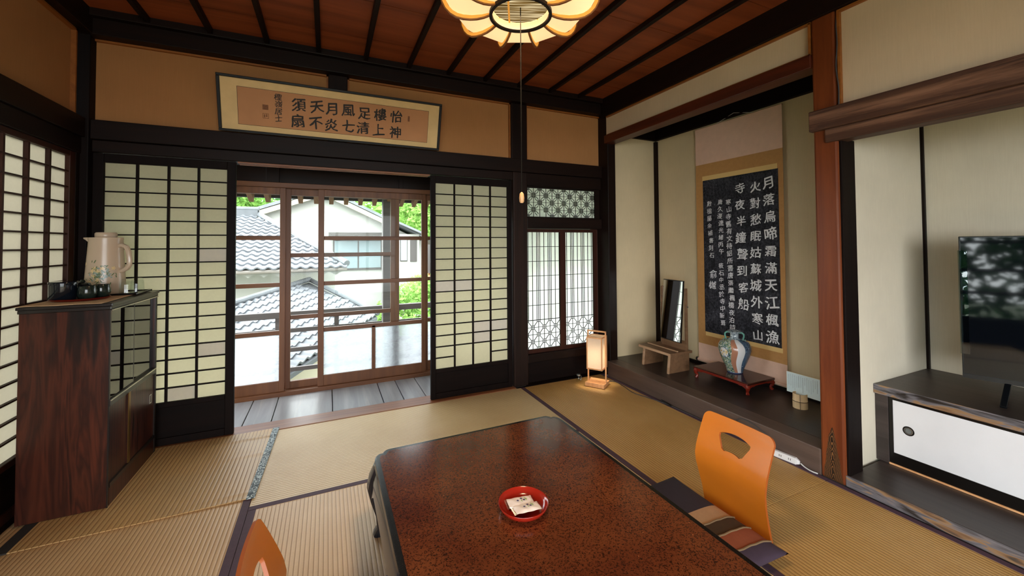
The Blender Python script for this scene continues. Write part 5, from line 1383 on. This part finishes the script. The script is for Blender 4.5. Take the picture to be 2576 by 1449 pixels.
MB().box(0.25, 0.98, 0.035, 0.07, 0.11, 0.45).build('back_box', 'tv_bezel', tv, bevel=0.01)
MB().box(0.007, 1.223, 0.0025, 0.0042, 0.105, 0.806).build('screen', 'tv_screen', tv)
MB().box(0.0, 1.23, 0.0, 0.004, 0.083, 0.103).build('lower_bezel', 'tv_bezel', tv)
for x in (0.15, 1.08):
    m = MB(); m.bar((x, 0.018, 0.088), (x-0.02, -0.15, 0.006), 0.022, 0.012); m.bar((x, 0.018, 0.088), (x-0.01, 0.085, 0.006), 0.022, 0.012); m.build('foot', 'tv_bezel', tv, bevel=0.002)

thin_glass('film_glass', (0.7, 0.78, 0.8, 1), 1.6); MB().box(-0.004, 0.028, -0.002, -0.0005, 0.205, 0.74).build('edge_film', 'film_glass', tv)

# ================================================================== OUTSIDE: eaves, railing, neighbouring houses, trees
tag(MB((0, 14, -3.4)).box(-40, 40, -30, 60, -3.6, -3.4).build('ground', 'soil'), 'mossy ground far below the veranda', 'ground', None, 'structure')
# own eaves
ev = thing('roof_eaves', 'wooden eaves with rows of rafter ends above the veranda', 'eaves', (0, 4.5, 1.85), kind='structure')
O = (0, 4.5, 1.85)
MB(O).hexa([(-4, 3.3, 2.42), (5, 3.3, 2.42), (5, 5.02, 1.80), (-4, 5.02, 1.80), (-4, 3.3, 2.52), (5, 3.3, 2.52), (5, 5.02, 1.88), (-4, 5.02, 1.88)]).build('roof_boards', 'rafter_wood', ev)
for k in range(24):
    x = -1.79+0.152*k
    MB(O).hexa([(x-0.028, 3.4, 2.29), (x+0.028, 3.4, 2.29), (x+0.022, 4.92, 1.715), (x-0.022, 4.92, 1.715), (x-0.028, 3.4, 2.385), (x+0.028, 3.4, 2.385), (x+0.028, 4.92, 1.815), (x-0.028, 4.92, 1.815)]).build('rafter', 'rafter_wood', ev, bevel=0.003)
MB(O).box(-4, 5, 4.955, 5.0, 1.77, 1.80).build('fascia', 'roof_tile', ev)
tbox(-4, 5, 4.68, 4.78, 1.80, 1.90, 'outdoor_grey_wood', 'grey purlin beam carrying the eaves outside', 0.004)
# house wall below the veranda and roof mass over the room (casts the real shade)
tag(MB((0, 3, -3.4)).box(-1.5, 3.5, -2.7, 4.06, -3.4, -0.13).build('wall_lower', 'stucco'), 'plaster wall of the storey below', 'wall', None, 'structure')
tag(MB((0.8, 0.3, 2.8)).box(-2.2, 4.2, -3.4, 3.32, 2.75, 2.9).build('roof', 'roof_tile'), 'tiled roof above the room', 'roof', None, 'structure')
tag(MB((0.8, 4.5, -0.3)).box(-3, 4, 4.07, 5.0, -0.42, -0.30).build('floor.002', 'outdoor_grey_wood'), 'narrow grey ledge floor outside the glass doors', 'floor', None, 'structure')
# railing
rl = thing('balcony_railing', 'weathered grey railing outside the glass doors', 'railing', (0, 4.9, -0.3))
O = (0, 4.9, -0.3)
MB(O).box(-3, 3.2, 4.865, 4.935, 0.490, 0.556).build('handrail', 'outdoor_grey_wood', rl, bevel=0.005)
for z in (0.352, 0.146, -0.062): MB(O).box(-3, 3.2, 4.885, 4.915, z-0.022, z+0.022).build('rail', 'outdoor_grey_wood', rl, bevel=0.003)
for x in (-2.2, -1.33, -0.475, 0.092, 1.25, 1.83, 2.6): MB(O).box(x-0.024, x+0.024, 4.878, 4.922, -0.30, 0.49).build('baluster', 'outdoor_grey_wood', rl, bevel=0.003)
tbox(0.575, 0.690, 4.80, 4.915, -0.42, 1.80, 'outdoor_grey_wood', 'square dark grey post carrying the eaves at the railing', 0.006, 'post')

def tiled(name, mat, parent, P, U, V, nu, nv, pu, pv, inside, origin, lift=0.034, amp=0.034):
    """courses of curved tiles on the plane P + u*U + v*V (v runs down the slope)"""
    P, U, V = Vector(P), Vector(U).normalized(), Vector(V).normalized(); Nn = U.cross(V).normalized()
    if Nn.z < 0: Nn = -Nn
    m = MB(origin); K = 6
    prof = [amp*(math.sin(PI*min(1, t/0.62)) if t < 0.62 else -0.25*math.sin(PI*(t-0.62)/0.38)) for t in [i/K for i in range(K+1)]]
    for j in range(nv):
        for i in range(nu):
            if not inside((i+0.5)*pu, (j+0.5)*pv): continue
            vs = []
            for a in range(K+1):
                u = (i+a/K)*pu
                p0 = P+U*u+V*(j*pv)+Nn*prof[a]; p1 = P+U*u+V*((j+1)*pv+0.02)+Nn*(prof[a]+lift); p2 = p1-Nn*0.03
                vs += [p0, p1, p2]
            fs = []
            for a in range(K): fs += [(3*a, 3*a+1, 3*a+4, 3*a+3), (3*a+1, 3*a+2, 3*a+5, 3*a+4)]
            m.add(vs, fs)
    return m.build(name, mat, parent)
# house whose long tiled roof fills the left of the view
hA = thing('neighbour_house', 'long tiled-roof white house below the left of the doorway view', 'house', (-3, 10, -3.4))
O = (-3, 10, -3.4)
MB(O).box(-9, 0.15, 9.85, 13.0, -3.4, 0.95).build('wall', 'stucco', hA)
tiled('roof', 'roof_tile', hA, (-9, 12, 2.03), (1, 0, 0), (0, -3.05, -1.19), 60, 15, 0.18, 0.225, lambda u, v: (-9+u) < -1.60+v*0.60, O)
MB(O).tube([(-1.62, 12.0, 2.06), (0.36, 8.95, 0.88)], 0.07, 10).build('hip_ridge', 'roof_tile_dark', hA)
m = MB(O); m.box(-9, -1.62, 11.9, 12.1, 2.0, 2.16); m.tube([(-9, 12, 2.18), (-1.6, 12, 2.18)], 0.07, 10); m.build('ridge', 'roof_tile_dark', hA)
MB(O).hexa([(-9, 9.0, 0.72), (0.3, 9.0, 0.72), (-1.6, 12, 1.9), (-9, 12, 1.9), (-9, 9.0, 0.78), (0.3, 9.0, 0.78), (-1.6, 12, 1.96), (-9, 12, 1.96)]).build('roof_deck', 'stucco', hA)
MB(O).tube([(-9, 8.9, 0.70), (0.36, 8.9, 0.78)], 0.045, 8).build('gutter', 'gutter', hA, True)
m = MB(O)
for k in range(36):
    x = -8.9+0.255*k; m.add([(x, 9.05, 0.72), (x+0.25, 9.05, 0.72), (x+0.125, 9.05, 0.64)], [(0, 1, 2)])
m.build('soffit_points', 'stucco', hA)
MB(O).box(-9, 0.2, 9.78, 9.848, -0.62, -0.45).build('lower_cornice', 'cream_stucco', hA)

# white gabled house behind
hB = thing('neighbour_house', 'white gabled house with a shallow sliding window under a small awning', 'house', (0, 16, -3.4))
O = (0, 16, -3.4)
MB(O).prism([(-2.3, -3.4), (3.35, -3.4), (3.35, 1.30), (-0.115, 3.02), (-2.3, 2.18)], 15.0, 17.0, lambda a, b, h: (a, h, b)).build('wall', 'stucco', hB)
def slab(x0, z0, x1, z1, t, ya, yb): return [(x0, ya, z0), (x1, ya, z1), (x1, yb, z1), (x0, yb, z0), (x0, ya, z0+t), (x1, ya, z1+t), (x1, yb, z1+t), (x0, yb, z0+t)]
MB(O).hexa(slab(-3.0, 1.98, -0.115, 3.08, 0.10, 14.55, 17.2)).build('roof', 'roof_tile', hB)
MB(O).hexa(slab(-0.115, 3.08, 3.7, 1.26, 0.10, 14.55, 17.2)).build('roof', 'roof_tile', hB)
m = MB(O); m.hexa(slab(-3.0, 1.80, -0.115, 2.90, 0.16, 14.6, 14.7)); m.hexa(slab(-0.115, 2.90, 2.0, 1.89, 0.16, 14.6, 14.7)); m.build('bargeboard', 'cream_stucco', hB)
w = MB(O).box(0.16, 1.76, 14.93, 15.02, 0.40, 1.45).build('window', 'window_metal', hB)
for (a, b) in ((0.21, 0.94), (0.99, 1.71)): MB(O).box(a, b, 14.915, 14.94, 0.46, 1.40).build('pane', 'window_pane', w)
MB(O).hexa([(0.02, 14.55, 1.54), (1.85, 14.55, 1.54), (1.85, 15.0, 1.62), (0.02, 15.0, 1.62), (0.02, 14.55, 1.59), (1.85, 14.55, 1.59), (1.85, 15.0, 1.70), (0.02, 15.0, 1.70)]).build('awning', 'window_metal', hB)
# low wing to the right of it
hW = thing('neighbour_house', 'white side wing with shuttered windows at the right edge of the doorway view', 'house', (2.7, 14.2, -3.4))
O = (2.7, 14.2, -3.4)
MB(O).box(2.02, 2.86, 13.9, 14.5, -3.4, 1.62).build('wall', 'stucco', hW)
MB(O).hexa([(1.9, 13.5, 2.05), (3.05, 13.5, 1.55), (3.05, 14.5, 1.60), (1.9, 14.5, 2.10), (1.9, 13.5, 2.12), (3.05, 13.5, 1.62), (3.05, 14.5, 1.68), (1.9, 14.5, 2.18)]).build('roof', 'roof_tile', hW)
w = MB(O).box(2.22, 2.46, 13.86, 13.92, 0.70, 1.46).build('window', 'window_metal', hW); MB(O).box(2.24, 2.44, 13.85, 13.87, 0.73, 1.43).build('pane', 'window_pane', w)
MB(O).box(2.56, 2.78, 13.86, 13.92, 0.68, 1.46).build('shutter', 'window_metal', hW)
MB(O).tube([(2.90, 13.6, 1.50), (2.90, 13.6, -3.4)], 0.035, 8).build('downpipe', 'gutter', hW, True)
# small red-roofed building at the far right edge
hR = thing('neighbour_house', 'small far building with a red roof beside the right shoji', 'house', (3.2, 17.5, -3.4))
O = (3.2, 17.5, -3.4)
MB(O).box(3.55, 4.7, 17.0, 18.0, -3.4, -0.35).build('wall', 'window_pane', hR)
plain('red_roof', '#b5604a', 0.7)
MB(O).hexa([(3.45, 16.8, -0.45), (4.8, 16.8, -0.20), (4.8, 18.2, 0.1), (3.45, 18.2, -0.15), (3.45, 16.8, -0.38), (4.8, 16.8, -0.13), (4.8, 18.2, 0.17), (3.45, 18.2, -0.08)]).build('roof', 'red_roof', hR)
MB(O).box(3.9, 4.3, 17.6, 17.9, 0.0, 1.3).build('chimney', 'window_metal', hR)
# nearer hipped roof below the railing
hC = thing('neighbour_house', 'near hipped tile roof just below the railing', 'house', (-0.8, 7.5, -3.4))
O = (-0.8, 7.5, -3.4)
Pk = Vector((-0.353, 9.5, 0.496)); Rr = Vector((0.864, 8.0, -0.089)); Lw = Vector((-0.324, 5.9, -0.319))
# eave runs Rr -> Lw; the slope descends from the peak side
U = (Lw-Rr).normalized(); nrm = (Rr-Pk).cross(Lw-Pk).normalized()
if nrm.z < 0: nrm = -nrm
Vd = U.cross(nrm); 
if Vd.z > 0: Vd = -Vd
# origin of the tile grid: up the slope from Rr along -Vd
hgt = (Rr-Pk).dot(Vd); org = Rr-Vd*(hgt+0.9)-U*0.3
wl_ = (Lw-Rr).length
off = (Pk-org).dot(U); peak_v = (Pk-org).dot(Vd); r_u = (Rr-org).dot(U); eave_v = (Rr-org).dot(Vd)
def insideC(u, v):
    if v > eave_v: return False
    if v < peak_v: return False
    return u > off+(r_u-off)*(v-peak_v)/(eave_v-peak_v) and u < off+2.9+0.8*(v-peak_v)
tiled('roof', 'roof_tile', hC, org, U, Vd, 40, 22, 0.165, 0.17, insideC, O, 0.028, 0.030)
def onC(u, v, n=0.0): return org+U*u+Vd*v+nrm*n
MB(O).tube([Pk+nrm*0.04, Rr+nrm*0.05], 0.045, 10).build('hip_ridge', 'roof_tile_dark', hC)
MB(O).tube([Pk+nrm*0.05, onC(off+2.9, peak_v, 0.05)], 0.05, 10).build('ridge', 'roof_tile_dark', hC)
m = MB(O); A = onC(off, peak_v, -0.02); B = onC(r_u, eave_v, -0.02); Cq = onC(off+4.4, eave_v, -0.02); D = onC(off+2.9, peak_v, -0.02)
dn = Vector((0, 0, -0.06)); m.hexa([A+dn, B+dn, Cq+dn, D+dn, A, B, Cq, D]); m.build('roof_deck', 'roof_tile_dark', hC)
q0 = onC(r_u+0.35, eave_v-0.45); q1 = onC(off+4.2, eave_v-0.45)
m = MB(O); b2 = Vector((0.35, -0.2, 0)).normalized()*-0.9
wx = 0
m.hexa([Vector((q0.x, q0.y, -3.4)), Vector((q1.x, q1.y, -3.4)), Vector((q1.x+b2.x, q1.y-b2.y, -3.4)), Vector((q0.x+b2.x, q0.y-b2.y, -3.4)), q0-nrm*0.1, q1-nrm*0.1, Vector((q1.x+b2.x, q1.y-b2.y, q1.z-0.1)), Vector((q0.x+b2.x, q0.y-b2.y, q0.z-0.1))]); m.build('wall', 'cream_stucco', hC)

# trees: each has a trunk and its own crown of leaf blades
def tree(label, x, y, z0, blobs, n, mat, size, seed, grp='trees beyond the railing'):
    rr = random.Random(seed)
    t = thing('tree', label, 'tree', (x, y, z0), 0, grp)
    zc = blobs[0][2]
    MB((x, y, z0)).tube([(x, y, z0), (x+0.1, y, z0+(zc-z0)*0.5), (x, y, zc)], [0.16, 0.12, 0.06], 8).build('trunk', 'bark', t, True)
    m = MB((x, y, z0)); tot = sum(b[3]**2 for b in blobs)
    for (bx, by, bz, br) in blobs:
        for _ in range(int(n*br*br/tot)):
            d = Vector((rr.gauss(0, 1), rr.gauss(0, 1), rr.gauss(0, 1))).normalized()*br*(rr.random()**0.4)
            p = Vector((bx, by, bz))+Vector((d.x, d.y, d.z*0.85))
            a = Vector((rr.gauss(0, 1), rr.gauss(0, 1), rr.gauss(0, 0.7))).normalized(); b = a.cross(Vector((rr.gauss(0, 1), rr.gauss(0, 1), rr.gauss(0, 1)))).normalized()
            s = size*rr.uniform(0.6, 1.3)
            m.add([p-a*s, p-b*s*0.45, p+a*s, p+b*s*0.45], [(0, 1, 2, 3)])
    m.build('crown', mat, t)
tree('light green tree crown above the long tiled roof, under the rafters', -4.3, 24, -3.4, [(-4.3, 24, 3.6, 1.3), (-5.8, 24.5, 3.2, 1.4), (-3.2, 25, 3.1, 1.0)], 2600, 'leaf_green', 0.16, 1)
tree('darker tree behind the light green one over the tiled roof', -1.2, 33, -3.4, [(-2.6, 33, 4.6, 1.6), (-0.2, 33, 4.6, 1.5)], 2000, 'leaf_dark', 0.16, 2)
tree('big bright green tree filling the right pane of the doorway view', 6.4, 25, -3.4, [(5.9, 25, 3.7, 2.3), (7.6, 25.4, 2.6, 2.2), (4.7, 25.5, 3.6, 1.7), (8.0, 25, 5.0, 2.1), (4.3, 26.5, 4.9, 1.6)], 7000, 'leaf_bright', 0.17, 3)
tree('mid green shrubby tree lower down beside the red-roofed building', 3.45, 12.6, -3.4, [(3.45, 12.6, -1.2, 0.65), (3.9, 12.8, -0.8, 0.6)], 2000, 'leaf_green', 0.08, 4)
tree('bright bush directly behind the railing at the right', 1.62, 9.2, -3.4, [(1.55, 9.2, 0.02, 0.42), (2.05, 9.5, 0.15, 0.5), (1.15, 9.2, -0.25, 0.33), (1.8, 9.0, -0.5, 0.5), (2.5, 9.6, -0.1, 0.5)], 4200, 'leaf_bright', 0.06, 5)
tree('garden tree outside the left wall window', -5.2, -0.9, -3.4, [(-5.0, -0.9, 1.6, 1.2), (-4.8, 0.6, 1.2, 1.0), (-5.2, -2.4, 1.5, 1.2), (-5.5, 0.2, 2.6, 1.2), (-5.4, -1.6, 0.3, 1.0)], 3500, 'leaf_dark', 0.12, 6, 'trees outside the left window')
# wide distant wooded hillside
hs = random.Random(8); m = MB((0, 45, -3))
for _ in range(9000):
    x = hs.uniform(-22, 34); y = hs.uniform(38, 46); top = 5.2+1.5*math.sin(x*0.17+1)+0.8*math.sin(x*0.5)
    z = hs.uniform(-3, top); a = Vector((hs.gauss(0, 1), hs.gauss(0, 1), hs.gauss(0, 0.6))).normalized(); b = a.cross(Vector((hs.gauss(0, 1), hs.gauss(0, 1), hs.gauss(0, 1)))).normalized(); s = hs.uniform(0.35, 0.75); p = Vector((x, y, z))
    m.add([p-a*s, p-b*s*0.6, p+a*s, p+b*s*0.6], [(0, 1, 2, 3)])
tag(m.build('hillside_foliage', 'leaf_bright'), 'distant bright green wooded hillside', 'foliage', None, 'stuff')
bpy.data.objects.remove(_go); bpy.data.curves.remove(_gc)
